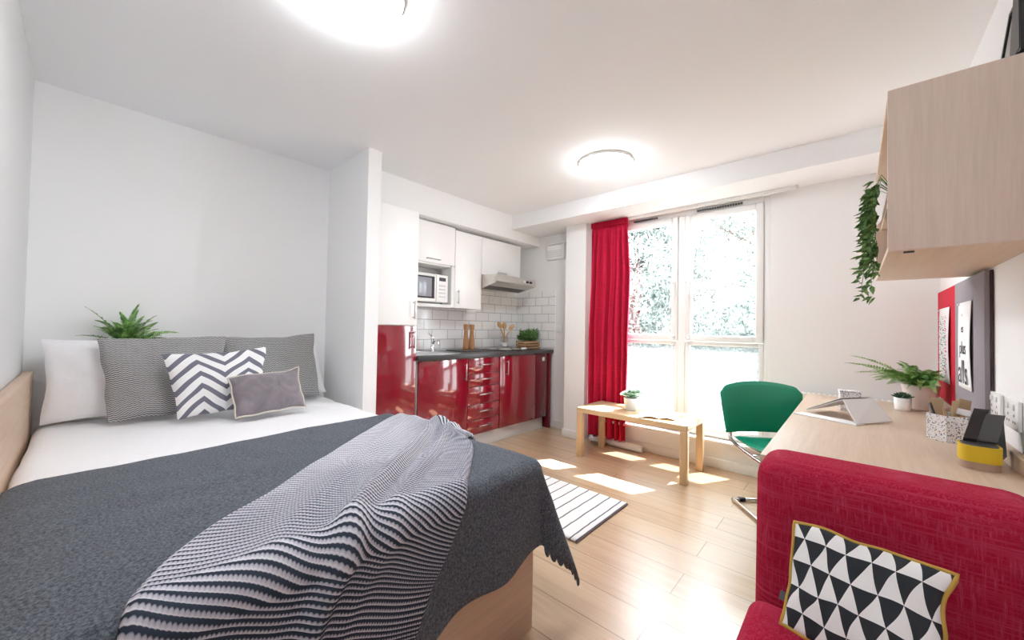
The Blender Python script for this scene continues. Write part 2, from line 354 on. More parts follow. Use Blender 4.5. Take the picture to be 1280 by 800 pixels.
# ================================================================== ROOM SHELL
T = .12
struct('floor', MB().box(XB-T, XR+T, YL-T, YK+T, -.1, 0), M['floor'], 'pale oak plank floor')
struct('ceiling', MB().box(XB-T, XR+T, YL-T, YK+T, HC, HC+.1), M['ceil'], 'white ceiling')
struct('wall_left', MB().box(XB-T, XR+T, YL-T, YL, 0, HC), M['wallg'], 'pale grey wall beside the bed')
struct('wall_back', MB().box(XB-T, XB, YL, YK+T, 0, HC), M['wall'], 'pale wall behind the pillows and kitchen')
struct('wall_right', MB().box(XR, XR+T, YL, YK+T, 0, HC), M['wall'], 'white wall behind the desk')
struct('wall_partition', MB().box(XB, -2.605, 1.335, 1.437, 0, HC), M['wall'], 'white stub wall between bed and kitchen')
struct('wall_kitchen', MB().box(XB, -2.2, YK, YK+T, 0, HC), M['wall'], 'white end wall of the kitchen')
WX0, WX1, WZ0, WZ1 = -1.98, -.50, .25, 2.27
w = MB().box(-2.2, WX0, YW, YW+.16, 0, HC).box(WX1, XR, YW, YW+.16, 0, HC).box(WX0, WX1, YW, YW+.16, 0, WZ0).box(WX0, WX1, YW, YW+.16, WZ1, HC)
struct('wall_window', w, M['wall'], 'white wall around the tall window')
struct('trim_1', MB().box(-2.36, -2.112, 3.51, YW, 0, 2.29).box(-2.36, -2.2, YW, YK, 0, 2.29), M['wall'], 'white boxed column between kitchen and window')
struct('trim_2', MB().box(-2.92, XR, 3.235, YW, 2.29, HC).box(-2.92, -2.2, YW, YK, 2.29, HC), M['ceil'], 'white ceiling beam above the window')
struct('trim_3', MB().box(XB, -2.92, 1.437, YK, 2.18, HC), M['wall'], 'white boxed soffit above the kitchen cupboards')
# splashback tiles
struct('trim_4', MB().box(XB, XB+.008, 1.88, YK, .93, 1.68), M['tileYZ'], 'white metro tile splashback')
struct('trim_5', MB().box(XB+.008, -2.66, YK-.008, YK, .93, 1.62), M['tileXZ'], 'white metro tile splashback on the end wall')
# skirting boards
def skirt(name, x0, x1, y0, y1, lab): struct(name, MB().box(x0, x1, y0, y1, 0, .085, .004), M['skirt'], lab)
skirt('baseboard_window', -2.04, XR, YW-.016, YW, 'white skirting under the window')
skirt('baseboard_column', -2.376, -2.112, 3.494, 3.51, 'white skirting round the column')
skirt('baseboard_kitchen', -2.66, -2.36, YK-.016, YK, 'white skirting of the kitchen end wall')
skirt('baseboard_right', XR-.016, XR, YL, YW-.016, 'white skirting of the desk wall')
skirt('baseboard_partition', -2.605, -2.589, 1.335, 1.437, 'white skirting on the stub wall')

# window ------------------------------------------------------------
def frame_rect(mb, x0, x1, z0, z1, wd, y0, y1, bev=.006):
    mb.box(x0, x0+wd, y0, y1, z0, z1, bev); mb.box(x1-wd, x1, y0, y1, z0, z1, bev)
    mb.box(x0+wd, x1-wd, y0, y1, z0, z0+wd, bev); mb.box(x0+wd, x1-wd, y0, y1, z1-wd, z1, bev)
win = MB(); frame_rect(win, WX0, WX1, WZ0, WZ1, .045, 3.655, 3.735)
win.box(-1.215, -1.155, 3.655, 3.735, WZ0+.045, WZ1-.045, .006)
W = struct('window_1', win, M['upvc'], 'tall white two-light window')
for (x0, x1) in ((WX0+.045, -1.215), (-1.155, WX1-.045)):
    fm = MB(); frame_rect(fm, x0+.002, x1-.002, 1.075, WZ1-.047, .055, 3.64, 3.70)
    f = fm.build('opening_sash', M['upvc'], W)
    MB().box(x0+.055, x1-.055, 3.665, 3.671, 1.13, WZ1-.10).build('pane', M['glass'], f)
    fm = MB(); frame_rect(fm, x0+.002, x1-.002, WZ0+.047, 1.073, .035, 3.66, 3.715)
    f = fm.build('fixed_sash', M['upvc'], W)
    MB().box(x0+.035, x1-.035, 3.685, 3.691, WZ0+.08, 1.04).build('pane', M['frost'], f)
for x in (-1.245, -1.125):
    for z in (1.60, 1.105):
        h = MB().box(x-.014, x+.014, 3.627, 3.641, z-.03, z+.03, .005).box(x-.009, x+.009, 3.60, 3.63, z-.012, z+.012, .004)
        if z > 1.3: h.box(x-.010, x+.010, 3.598, 3.612, z-.11, z+.01, .004)
        o = h.build('window_handle', M['upvc'], W)
        MB().lathe([(.006, 0), (.006, .004)], (0, 0, 0), 10).build('handle_button', M['dark'], o).location = (x, 3.598, z+.002)
for x0, x1 in ((-1.64, -1.40), (-1.05, -.68)):
    v = MB(); n = int((x1-x0)/.02)
    for i in range(n): v.box(x0+i*.02, x0+i*.02+.015, 3.631, 3.64, 2.235, 2.25)
    v.build('trickle_vent', M['dark'], W)
MB().box(WX0, WX1, 3.56, YW+.02, .225, .25, .006).build('window_board', M['skirt'], W)

# ================================================================== OUTSIDE
struct('ground', MB().box(-14, 12, 3.95, 26, -1.6, -1.5), M['lawn'], 'grass outside the window')
def leafcloud(mb, c, r, n, size, rng, flat=.6):
    for _ in range(n):
        d = Vector((rng.gauss(0, 1), rng.gauss(0, 1), rng.gauss(0, 1))).normalized()
        rr = rng.uniform(.55, 1)
        p = Vector((c[0]+d.x*r[0]*rr, c[1]+d.y*r[1]*rr, c[2]+d.z*r[2]*rr))
        a = Vector((rng.gauss(0, 1), rng.gauss(0, 1), rng.gauss(0, 1))).normalized(); b = a.orthogonal().normalized()
        s = size*rng.uniform(.6, 1.3); e = a.cross(b)*s*.12
        mb.add([p-a*s, p+b*s*flat*.5+e, p+a*s, p-b*s*flat*.5+e], [(0, 1, 2, 3)])
def tree(x, y, h, rad, label, seed):
    rng = random.Random(seed)
    t = thing('garden_tree', label, 'tree', (x, y, -1.5), 0, 'trees outside the window')
    tk = MB().tube([(x, y, -1.5), (x+.1, y, h*.4-1.5), (x-.05, y+.1, h*.85-1.5)], [.16, .05], 8)
    for k in range(7):
        a = k*2.4; z = -1.5+h*(.3+.08*k)
        tk.tube([(x, y, z), (x+math.cos(a)*rad*.7, y+math.sin(a)*rad*.7, z+h*.14)], [.05, .015], 6)
    tk.build('trunk', M['bark'], t)
    cr = MB()
    for k in range(28):
        a = rng.uniform(0, 2*PI); q = rng.uniform(.1, .75)*rad; z = -1.5+h*rng.uniform(.12, .95)
        leafcloud(cr, (x+math.cos(a)*q, y+math.sin(a)*q, z), (rad*.5, rad*.5, rad*.42), 900, .075, rng)
    cr.build('crown', M['treeleaf'], t)
tree(-3.7, 8.6, 6.4, 1.6, 'bushy tree seen through the left window light', 1)
tree(-.7, 8.2, 6.6, 1.75, 'tall tree seen through the right window light', 2)
tree(-6.6, 12, 6.6, 1.9, 'small tree glimpsed beside the curtain edge', 3)
tree(-2.2, 12.8, 8.4, 2.3, 'tree behind the mullion of the window', 4)
b = thing('brick_building', 'pale brick building far behind the garden trees', 'building', (-9, 19, -1.5))
MB().box(-15, -3.5, 18, 22, -1.5, 6.5).build('wall', M['brick'], b)
for i in range(5):
    for j in range(2):
        MB().box(-14+i*2.2, -13+i*2.2, 17.95, 18.0, .5+j*3, 2+j*3).build('window', M['screen'], b)

# ================================================================== CEILING LIGHTS
def ceiling_light(x, y, lab, mat):
    t = thing('ceiling_light', lab, 'ceiling light', (x, y, HC), 0, 'round ceiling lights')
    MB().lathe([(.190, -.0215), (.202, -.021), (.205, -.017), (.205, 0)], (x, y, HC-.0005), 48).build('rim', M['lampbase'], t)
    prof = [(.001, -.085)]+[(.201*math.sin(a), -.021-.060*math.cos(a)) for a in [k*PI/2/8 for k in range(1, 9)]]+[(.185, -.019)]
    MB().lathe(prof, (x, y, HC), 48).build('diffuser', mat, t)
ceiling_light(-1.42, .63, 'round white glowing ceiling light above the bed, nearer one', M['lamp'])
ceiling_light(-1.42, 2.63, 'round white glowing ceiling light with thin rim near the window, farther one', M['lampb'])

# ================================================================== KITCHEN
def handle(mb, p0, p1, out, r=.006):
    """bar handle from p0 to p1, standing off by vector out"""
    p0 = Vector(p0); p1 = Vector(p1); o = Vector(out); d = (p1-p0).normalized()
    mb.tube([p0+o, p1+o], r, 10)
    for q in (p0+d*.015, p1-d*.015): mb.tube([q, q+o], r*.8, 8)
XF = -2.69
# tall unit
t = thing('tall_cabinet', 'tall kitchen cupboard with white upper door and glossy red lower door', 'cabinet', (-2.98, 1.64, 0))
MB().box(XB+.01, XF-.02, 1.442, 1.832, .12, 2.11, .002).build('body', M['carcass'], t)
MB().box(XB+.05, XF-.06, 1.45, 1.82, 0, .12).build('plinth', M['plinth'], t)
d = MB().box(XF-.02, XF, 1.444, 1.830, 1.175, 2.108, .002).build('door', M['white_door'], t); tag(d, 'white gloss upper door')
h = MB(); handle(h, (XF, 1.79, 1.225), (XF, 1.79, 1.375), (.028, 0, 0)); h.build('handle', M['steel'], d)
d = MB().box(XF-.02, XF, 1.444, 1.830, .125, 1.170, .002).build('door', M['red'], t); tag(d, 'glossy red lower door')
h = MB(); handle(h, (XF, 1.795, .985), (XF, 1.795, 1.13), (.028, 0, 0)); h.build('handle', M['steel'], d)
# base cupboards
def base_unit(y0, y1, hy, lab, name='base_cabinet'):
    t = thing(name, lab, 'cabinet', ((XB+XF)/2, (y0+y1)/2, .14), 0, 'red base cupboards')
    MB().box(XB+.02, XF-.02, y0+.001, y1-.001, .14, .878, .001).build('body', M['carcass'], t)
    if hy is not None:
        d = MB().box(XF-.02, XF, y0+.002, y1-.002, .143, .873, .002).build('door', M['red'], t)
        h = MB(); handle(h, (XF, hy, .675), (XF, hy, .83), (.028, 0, 0)); h.build('handle', M['steel'], d)
    return t
base_unit(1.855, 2.405, 2.362, 'glossy red base cupboard with door under the sink')
base_unit(2.84, 3.42, 2.935, 'glossy red base cupboard with door under the hob')
t = thing('drawer_unit', 'glossy red drawer unit with five drawers between two red cupboards', 'cabinet', ((XB+XF)/2, 2.62, .14))
MB().box(XB+.02, XF-.02, 2.408, 2.837, .14, .878, .001).build('body', M['carcass'], t)
zs = [.143, .281, .428, .598, .721, .873]
for z0, z1 in zip(zs[:-1], zs[1:]):
    d = MB().box(XF-.02, XF, 2.409, 2.836, z0+.002, z1-.002, .002).build('drawer', M['red'], t)
    h = MB(); zz = (z0+z1)/2+.01; handle(h, (XF, 2.54, zz), (XF, 2.71, zz), (.028, 0, 0)); h.build('handle', M['steel'], d)
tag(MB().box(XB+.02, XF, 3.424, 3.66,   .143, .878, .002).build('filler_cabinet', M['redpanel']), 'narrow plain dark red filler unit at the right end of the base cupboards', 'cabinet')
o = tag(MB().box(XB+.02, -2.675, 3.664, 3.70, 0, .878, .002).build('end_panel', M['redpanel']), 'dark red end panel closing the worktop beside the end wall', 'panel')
sk = thing('light_switch', 'small white square push switch on the red panel under the worktop', 'switch', (-2.69, 3.45, .80))
MB().box(-2.6885, -2.678, 3.535, 3.575, .79, .835, .003).build('plate', M['upvc'], sk)
tag(MB().box(-2.90, -2.735, 1.855, 3.62, 0, .139, .002).build('plinth', M['plinth']), 'pale grey kick board under the red cupboards', 'plinth')
# worktop with cut-outs is one slab; sink and hob sit on it
tag(MB().box(XB+.009, -2.665, 1.836, 3.735, .879, .917, .004).build('worktop', M['top']), 'dark slate grey kitchen worktop on the red cupboards', 'worktop')
t = thing('sink', 'shallow steel sink set into the left end of the dark worktop', 'sink', (-2.97, 2.05, .917))
rm = MB()
for bx in ((-3.17, -3.15, 1.87, 2.35), (-2.76, -2.74, 1.87, 2.35), (-3.15, -2.76, 1.87, 1.89), (-3.15, -2.76, 2.33, 2.35)): rm.box(bx[0], bx[1], bx[2], bx[3], .917, .922, .001)
rm.build('rim', M['steel'], t)
MB().grid(lambda a, b: (-3.15+.39*a, 1.89+.44*b, .9195-.0015*math.sin(PI*a)*math.sin(PI*b)), 8, 8).build('basin', M['steel'], t)
t = thing('tap', 'chrome mixer tap standing behind the kitchen sink', 'tap', (-3.12, 2.31, .917))
MB().lathe([(.026, 0), (.026, .008), (.019, .012), (.019, .12), (.022, .125), (.022, .15), (.012, .155)], (-3.12, 2.31, .917), 20).build('body', M['chrome'], t)
MB().tube([(-3.12, 2.31, .99), (-3.05, 2.29, 1.04), (-2.98, 2.27, 1.035), (-2.965, 2.265, 1.0)], .010, 10, smooth_path=2).build('spout', M['chrome'], t)
MB().tube([(-3.12, 2.31, 1.065), (-3.13, 2.26, 1.105)], .006, 8).build('lever', M['chrome'], t)
t = thing('chopping_board', 'thin dark board lying on the worktop under the wooden mill', 'board', (-3.0, 2.75, .917))
MB().box(-3.17, -2.86, 2.52, 2.95, .9172, .927, .003).build('board', M['dark'], t)
def mill(x, y, lab):
    t = thing('pepper_mill', lab, 'pepper mill', (x, y, .927), 0, 'wooden mills on the worktop')
    MB().lathe([(.031, 0), (.032, .01), (.029, .09), (.021, .16), (.020, .20), (.022, .207)], (x, y, .9272), 18).build('body', M['acacia'], t)
    MB().lathe([(.020, .208), (.025, .215), (.027, .24), (.027, .262), (.025, .268)], (x, y, .9272), 18).build('head', M['acacia'], t)
mill(-3.075, 2.708, 'left of two waisted brown wooden mills on the dark board')
mill(-3.045, 2.765, 'right of two waisted brown wooden mills on the dark board')
t = thing('hob', 'electric hob with pale rings set into the dark worktop', 'hob', (-2.95, 3.2, .917))
MB().box(-3.17, -2.74, 2.98, 3.40, .9172, .924, .003).build('plate', M['black'], t)
for x, y, r in ((-3.06, 3.09, .06), (-3.06, 3.29, .075), (-2.86, 3.09, .075), (-2.86, 3.27, .055)):
    MB().lathe([(r, 0), (r, .006), (r*.9, .010)], (x, y, .9242), 24).build('hotplate', M['steel'], t)
for k in range(3):
    MB().lathe([(.016, 0), (.015, .02), (.001, .022)], (-2.79+.0, 3.33+.0+.028*(k-1), .9242), 14).build('knob', M['upvc'], t)
# jar with utensils
t = thing('glass_jar', 'clear glass jar holding wooden spoons on the worktop', 'jar', (-3.13, 3.27, .9345))
jx, jy, jz = -3.06, 3.29, .9345
MB().lathe([(.001, .004), (.044, .004), (.045, .10), (.037, .125), (.039, .13), (.042, .128), (.040, .12), (.049, .10), (.049, .0), (.001, .0)], (jx, jy, jz), 24).build('jar', M['jar'], t)
tag(MB().lathe([(.043, 0), (.043, .055), (.001, .055)], (jx, jy, jz+.005), 20).build('filling', M['paper'], t), 'pale pebbles inside the jar')
def spoon(dx, dy, hgt, lab, fork=False):
    a = Vector((jx-dx*.25, jy-dy*.25, jz+.062)); b_ = Vector((jx+dx, jy+dy, jz+hgt))
    t = thing('wooden_spoon', lab, 'spoon', a, 0, 'wooden utensils in the glass jar')
    MB().tube([a, b_], [.0065, .008], 8).build('shank', M['spoon'], t)
    d = (b_-a).normalized(); s = Vector((.745, .667, 0)).normalized(); nn = d.cross(s).normalized()
    mb = MB(); c = b_+d*.03
    mb.grid(lambda u, v: c+d*(.042*math.cos(v*PI))*(1)+s*(.027*math.sin(v*PI)*math.cos(u*2*PI))+nn*(.006*math.sin(v*PI)*math.sin(u*2*PI)), 14, 10)
    mb.build('bowl', M['spoon'], t)
spoon(-.012, -.055, .235, 'wooden spoon leaning left in the glass jar')
spoon(.004, -.008, .225, 'wooden spoon standing upright in the glass jar')
spoon(.025, .075, .215, 'wooden spatula leaning right in the glass jar')
# crate with herbs
cx, cy, cz = -2.92, 3.56, .9175
t = thing('herb_planter', 'slatted wooden crate of bushy green herbs on the worktop end', 'planter', (cx, cy, cz))
cr = MB()
for s in (-1, 1):
    for k in range(3): cr.box(cx+s*.068-.004, cx+s*.068+.004, cy-.14, cy+.14, cz+.005+k*.032, cz+.029+k*.032, .002)
for s in (-1, 1):
    for k in range(3): cr.box(cx-.064, cx+.064, cy+s*.136-.004, cy+s*.136+.004, cz+.005+k*.032, cz+.029+k*.032, .002)
    for s2 in (-1, 1): cr.box(cx+s*.056-.006, cx+s*.056+.006, cy+s2*.125-.006, cy+s2*.125+.006, cz, cz+.095)
cr.box(cx-.063, cx+.063, cy-.131, cy+.131, cz+.001, cz+.008)
cr.build('crate', M['crate'], t)
MB().box(cx-.06, cx+.06, cy-.128, cy+.128, cz+.01, cz+.085).build('soil', M['soil'], t)
hb = MB(); rg = random.Random(5)
for k in range(150):
    bx, by = cx+rg.uniform(-.055, .055), cy+rg.uniform(-.12, .12); ex = bx+(bx-cx)*rg.uniform(.2, .7); ey = by+(by-cy)*rg.uniform(.0, .25); hz = rg.uniform(.06, .15)
    hb.tube([(bx, by, cz+.08), ((bx+ex)/2, (by+ey)/2, cz+.09+hz*.6), (ex, ey, cz+.085+hz)], [.0015, .0008], 4)
    for q in range(12):
        f = .35+.65*q/11; p = Vector((bx+(ex-bx)*f, by+(ey-by)*f, cz+.085+hz*f)); a = Vector((rg.gauss(0, 1), rg.gauss(0, 1), rg.uniform(-.2, 1))).normalized(); c_ = a.orthogonal().normalized(); s = rg.uniform(.009, .015)
        hb.add([p, p+a*s+c_*s*.45, p+a*s*2, p+a*s-c_*s*.45], [(0, 1, 2, 3)])
hb.build('herbs', M['herb'], t)
# wall cupboards
XU = -3.0
t = thing('wall_cabinet', 'white wall cupboard with flap door above the open microwave niche', 'cabinet', (-3.13, 2.15, 1.36), 0, 'white wall cupboards')
b = MB(); b.box(XB+.01, XB+.02, 1.835, 2.475, 1.36, 2.165).box(XB+.02, XU-.018, 1.835, 1.853, 1.36, 2.165).box(XB+.02, XU, 2.435, 2.475, 1.36, 1.765).box(XB+.02, XU-.018, 2.457, 2.475, 1.765, 2.165)
b.box(XB+.02, XU, 1.853, 2.435, 1.355, 1.385).box(XB+.02, XU-.018, 1.853, 2.435, 1.76, 1.778).box(XB+.02, XU-.018, 1.853, 2.457, 2.147, 2.165)
b.build('body', M['carcass'], t)
d = MB().box(XU-.018, XU, 1.837, 2.473, 1.778, 2.163, .002).build('door', M['white_door'], t)
h = MB(); handle(h, (XU, 2.12, 1.81), (XU, 2.28, 1.81), (.025, 0, 0), .005); h.build('handle', M['steel'], d)
t = thing('wall_cabinet', 'plain white wall cupboard between microwave niche and cooker hood', 'cabinet', (-3.13, 2.66, 1.36), 0, 'white wall cupboards')
MB().box(XB+.01, XU-.018, 2.479, 2.848, 1.36, 2.145, .001).build('body', M['carcass'], t)
d = MB().box(XU-.018, XU, 2.480, 2.846, 1.357, 2.145, .002).build('door', M['white_door'], t)
h = MB(); handle(h, (XU, 2.515, 1.40), (XU, 2.515, 1.54), (.025, 0, 0), .005); h.build('handle', M['steel'], d)
t = thing('wall_cabinet', 'white wall cupboard above the cooker hood', 'cabinet', (-3.13, 3.17, 1.74), 0, 'white wall cupboards')
MB().box(XB+.01, XU-.018, 2.852, 3.488, 1.745, 2.145, .001).build('body', M['carcass'], t)
d = MB().box(XU-.018, XU, 2.852, 3.488, 1.742, 2.145, .002).build('door', M['white_door'], t)
h = MB(); handle(h, (XU, 3.08, 1.785), (XU, 3.23, 1.785), (.025, 0, 0), .005); h.build('handle', M['steel'], d)
# microwave
t = thing('microwave', 'white microwave oven inside the open cupboard niche', 'microwave', (-3.12, 2.14, 1.385))
MB().box(-3.24, -3.025, 1.88, 2.405, 1.40, 1.675, .006).build('body', M['upvc'], t)
for y in (1.92, 2.36): MB().lathe([(.012, 0), (.012, .0145)], (-3.06, y, 1.3855), 10).build('foot', M['dark'], t)
d = MB().box(-3.024, -3.008, 1.885, 2.255, 1.405, 1.67, .004).build('door', M['upvc'], t)
MB().box(-3.0078, -3.004, 1.915, 2.235, 1.435, 1.645, .002).build('door_window', M['black'], d)
MB().box(-3.0038, -3.002, 1.935, 2.20, 1.45, 1.63, .001).build('reflective_pane', M['ledge'], d)
p = MB().box(-3.024, -3.008, 2.26, 2.40, 1.405, 1.67, .004).build('control_panel', M['upvc'], t)
for k in range(4): MB().box(-3.0078, -3.005, 2.29, 2.37, 1.45+k*.035, 1.47+k*.035, .002).build('button', M['plinth'], p)
MB().box(-3.0078, -3.005, 2.29, 2.37, 1.61, 1.645, .002).build('display', M['dark'], p)
# cooker hood
t = thing('cooker_hood', 'slim steel cooker hood under the right wall cupboard', 'cooker hood', (-3.0, 3.17, 1.64))
poly = [(XB+.01, 1.735), (-2.995, 1.735), (-2.79, 1.728), (-2.775, 1.655), (-2.80, 1.640), (-3.02, 1.59), (XB+.01, 1.60)]
MB().prism(poly, 'Y', 2.856, 3.51).build('canopy', M['hood'], t)
MB().add([(-2.81, 2.88, 1.639), (-2.81, 3.48, 1.639), (-3.02, 3.48, 1.5885), (-3.02, 2.88, 1.5885)], [(0, 1, 2, 3)]).build('filter', M['hoodunder'], t)
for y in (3.30, 3.36, 3.42): MB().box(-2.786, -2.772, y-.018, y+.018, 1.677, 1.700, .003).build('switch', M['black'] if y != 3.30 else M['upvc'], t)
# sockets and wall controls
def plate(name, lab, c, ax, wd, ht, cat='socket', n=2, group='white wall plates'):
    t = thing(name, lab, cat, c, 0, group); x, y, z = c
    if ax == 'x+': B = lambda a0, a1, b0, b1, o0, o1, bv=.002: MB().box(x+o0, x+o1, y+a0, y+a1, z+b0, z+b1, bv)
    elif ax == 'x-': B = lambda a0, a1, b0, b1, o0, o1, bv=.002: MB().box(x-o1, x-o0, y+a0, y+a1, z+b0, z+b1, bv)
    else: B = lambda a0, a1, b0, b1, o0, o1, bv=.002: MB().box(x+a0, x+a1, y-o1, y-o0, z+b0, z+b1, bv)
    B(-wd/2, wd/2, -ht/2, ht/2, .001, .011, .003).build('plate', M['upvc'], t)
    for i in range(n):
        a = (i-(n-1)/2)*wd/max(n, 1)*.9
        B(a-.008, a+.008, ht*.16, ht*.36, .0112, .016).build('rocker', M['upvc'], t)
        hl = MB()
        for (u, v) in ((0, -.002), (-.011, -.024), (.011, -.024)):
            q = B(a+u-.003, a+u+.003, v-.004, v+.004, .0112, .0122, 0); o = len(hl.v); hl.v += q.v; hl.f += [[k+o for k in f] for f in q.f]; hl.sm += q.sm; hl.mi += q.mi
        hl.build('socket_holes', M['taupe'] if ax == 'x-' else M['plinth'], t)
    return t
plate('wall_socket', 'white double socket on the tiles under the wall cupboards', (XB+.008, 2.93, 1.37), 'x+', .146, .086)
plate('wall_socket', 'small white switch plate on the end wall beside the column', (-2.60, YK, 1.16), 'y-', .086, .086, 'switch', 1)
t = thing('heating_controller', 'white boxy heating controller high on the end wall by the column', 'controller', (-2.66, YK, 2.1))
MB().box(-2.77, -2.52, YK-.045, YK-.001, 1.99, 2.18, .008).build('case', M['upvc'], t)
MB().box(-2.75, -2.54, YK-.055, YK-.0455, 2.19-.035, 2.19-.015, .003).build('louvre', M['plinth'], t)
for k in range(4): MB().box(-2.745, -2.545, YK-.049, YK-.0455, 2.02+k*.022, 2.026+k*.022).build('vent_slot', M['plinth'], t)

# ================================================================== BED
t = thing('bed', 'oak bed frame with long side board against the left wall', 'bed', (-2.1, .52, 0))
MB().box(-3.20, -.97, -.16, 1.19, .03, .34, .004).build('base', M['bedw'], t)
MB().box(-.968, -.935, -.165, 1.195, .0, .46, .003).build('foot_panel', M['bedf'], t)
MB().box(-3.235, -.935, -.205, -.17, 0, .895, .003).build('side_board', M['bedw'], t)
MB().box(-3.26, -3.202, -.165, 1.21, .0, .50, .003).build('head_panel', M['bedf'], t)
def soft_box(x0, x1, y0, y1, z0, z1, r, nx=60, ny=40, amp=.004, sag=0, seed=1, top_only=False):
    """rounded soft slab: heightfield top plus sides"""
    mb = MB()
    def fn(a, b):
        # a,b in 0..1 cover outside skirt too
        X = x0-.0+(x1-x0)*a; Y = y0+(y1-y0)*b
        return X, Y
    A = []
    def prof(t, lo, hi):   # param -> (pos, drop) with drop on both ends
        D = z1-z0; Ltot = (hi-lo)+2*D; s = t*Ltot
        if s < D: return lo, D-s
        if s > D+hi-lo: return hi, s-D-(hi-lo)
        return lo+(s-D), 0
    def f(a, b):
        X, dx = prof(a, x0, x1); Y, dy = prof(b, y0, y1)
        d = max(dx, dy); z = z1-d
        # rounding
        ex = min(X-x0, x1-X); ey = min(Y-y0, y1-Y); e = min(ex, ey)
        if e < r: z -= (r-math.sqrt(max(0, r*r-(r-e)**2)))*(1-min(1, d/r)*.999) if d < r else 0
        z += amp*nz((X, Y, z), 5, seed)+amp*.6*nz((X, Y, z), 14, seed+2)
        off = amp*1.5*nz((X, Y, z), 6, seed+5)
        if dx > 0: X += off
        if dy > 0: Y += off
        return (X, Y, z)
    mb.grid(f, nx, ny)
    return mb
tag(MB().box(-3.195, -.975, -.155, 1.20, .345, .545, .05, seg=4).build('mattress', M['sheet']), 'white mattress on the oak bed, mostly under its covers', 'mattress')
tag(soft_box(-3.196, -.962, -.163, 1.262, .40, .618, .05, 110, 80, .005).build('duvet', M['sheet']), 'white cotton duvet spread over the bed', 'duvet')

# cloth laid on the bed: (u,v) metric coordinates, u along +X, v along +Y, folding over foot edge XFt and side edge YSd
XFt, YSd, ZT = -.945, 1.275, .632
def drape(u, v, lift=0.0, R=.045):
    # returns a point on the bed's surface; u/v beyond the edges hang down
    du = max(0.0, u-(XFt-R)); dv = max(0.0, v-(YSd-R))
    def arc(s):  # returns outward, down
        q = R*PI/2
        if s < q: return R*math.sin(s/R), R*(1-math.cos(s/R))
        return R+.0, R+(s-q)
    nrm = Vector((0, 0, 1))
    if du == 0 and dv == 0: p = Vector((u, v, ZT))
    elif dv == 0:
        o, d = arc(du); fl = .045*max(0, d-R)
        p = Vector((XFt-R+o+fl, v, ZT-d)); th = min(PI/2, du/R); nrm = Vector((math.sin(th), 0, math.cos(th)))
    elif du == 0:
        o, d = arc(dv); p = Vector((u, YSd-R+o+.045*max(0, d-R), ZT-d)); th = min(PI/2, dv/R); nrm = Vector((0, math.sin(th), math.cos(th)))
    else:
        s = math.hypot(du, dv); ph = math.atan2(dv, du); k = math.sin(2*ph)
        o, d = arc(s); dd = max(0, d-R); fl = (.045+.30*k**1.5)
        o2 = o+dd*fl; d2 = min(d, R)+dd*math.sqrt(max(.1, 1-(.30*k**1.5)**2))
        wv = 1
        p = Vector((XFt-R+o2*math.cos(ph)*wv, YSd-R+o2*math.sin(ph), ZT-d2)); th = min(PI/2, s/R)
        nrm = Vector((math.sin(th)*math.cos(ph), math.sin(th)*math.sin(ph), math.cos(th)))
    if v < -.10: p.z -= min(.03, ((-.10-v)/.06)**2*.02)
    return p+nrm*lift, nrm
def blanket_pt(a, b):
    v = -.160+(YSd+.35+.160)*b
    u_top = -2.02-.10*b+.012*math.sin(b*9)
    hem = .355+.05*math.sin(b*5.2+.6)+.005*b+.012*math.sin(b*31)
    u1 = XFt+hem
    u = u_top+(u1-u_top)*a
    # scalloped border
    p, n = drape(u, v)
    w = .006*nz((u, v, 0), 2.5, 3)+.003*nz((u, v, 0), 9, 4)
    over = max(0, u-XFt)
    w += over*.10*(math.sin(v*13+.7)*.5+.5)*min(1, max(0, (1.2-v)*3))*1.0
    if v > -.10: p = p+n*(w+.004)
    return p
mb = MB(); mb.grid(blanket_pt, 170, 130, uvfn=lambda a, b: (a, b), flip=False)
bl = mb.build('blanket', M['blanket']); tag(bl, 'charcoal grey wool blanket draped over the foot of the bed', 'blanket'); solidify(bl, .007, 0)
# scalloped edging hanging from the corner of the blanket
sc = MB()
def scallops(edge):
    n = len(edge)-1
    for i in range(n):
        p0, p1 = edge[i], edge[i+1]; mid = (p0+p1)/2; down = Vector((0, 0, -1)); d = (p1-p0)
        out = Vector((0, 0, -1)); ring = [mid+d*.5*math.cos(t)+out*.030*math.sin(t) for t in [k*PI/8 for k in range(9)]]
        nn = d.cross(out).normalized()*.003
        vs = [q+nn for q in ring]+[q-nn for q in ring]
        m_ = len(ring); sc.add(vs, [tuple(range(m_)), tuple(range(2*m_-1, m_-1, -1))]+[(k, m_+k, m_+(k+1) % m_, (k+1) % m_) for k in range(m_)])
ed = [Vector(blanket_pt(1, .80+.20*k/7)) for k in range(8)]+[Vector(blanket_pt(1-.02*k, 1)) for k in range(1, 9)]
scallops(ed); sc.build('scalloped_edging', M['blanket'], bl)

# knitted throw: strip from the far side edge diagonally to the foot
def lerp_poly(P, t):
    s = t*(len(P)-1); i = min(int(s), len(P)-2); f = s-i
    p0 = Vector(P[max(i-1, 0)]); p1 = Vector(P[i]); p2 = Vector(P[i+1]); p3 = Vector(P[min(i+2, len(P)-1)])
    return .5*((2*p1)+(p2-p0)*f+(2*p0-5*p1+4*p2-p3)*f*f+(3*p1-p0-3*p2+p3)*f**3)
# (u,v) traces of the two long edges
LE = [(-2.03, 1.50), (-1.98, 1.24), (-1.74, .90), (-1.50, .60), (-1.32, .38), (-1.165, .185), (-1.03, .09), (-.93, .055), (-.70, .02), (-.56, .00)]
RE = [(-1.36, 1.50), (-1.38, 1.245), (-1.24, 1.14), (-1.08, .98), (-.94, .835), (-.80, .74), (-.74, .69), (-.66, .65), (-.56, .60), (-.46, .57)]
def throw_uv(a, b):
    l = lerp_poly(LE, b); r = lerp_poly(RE, b); return l.lerp(r, a)
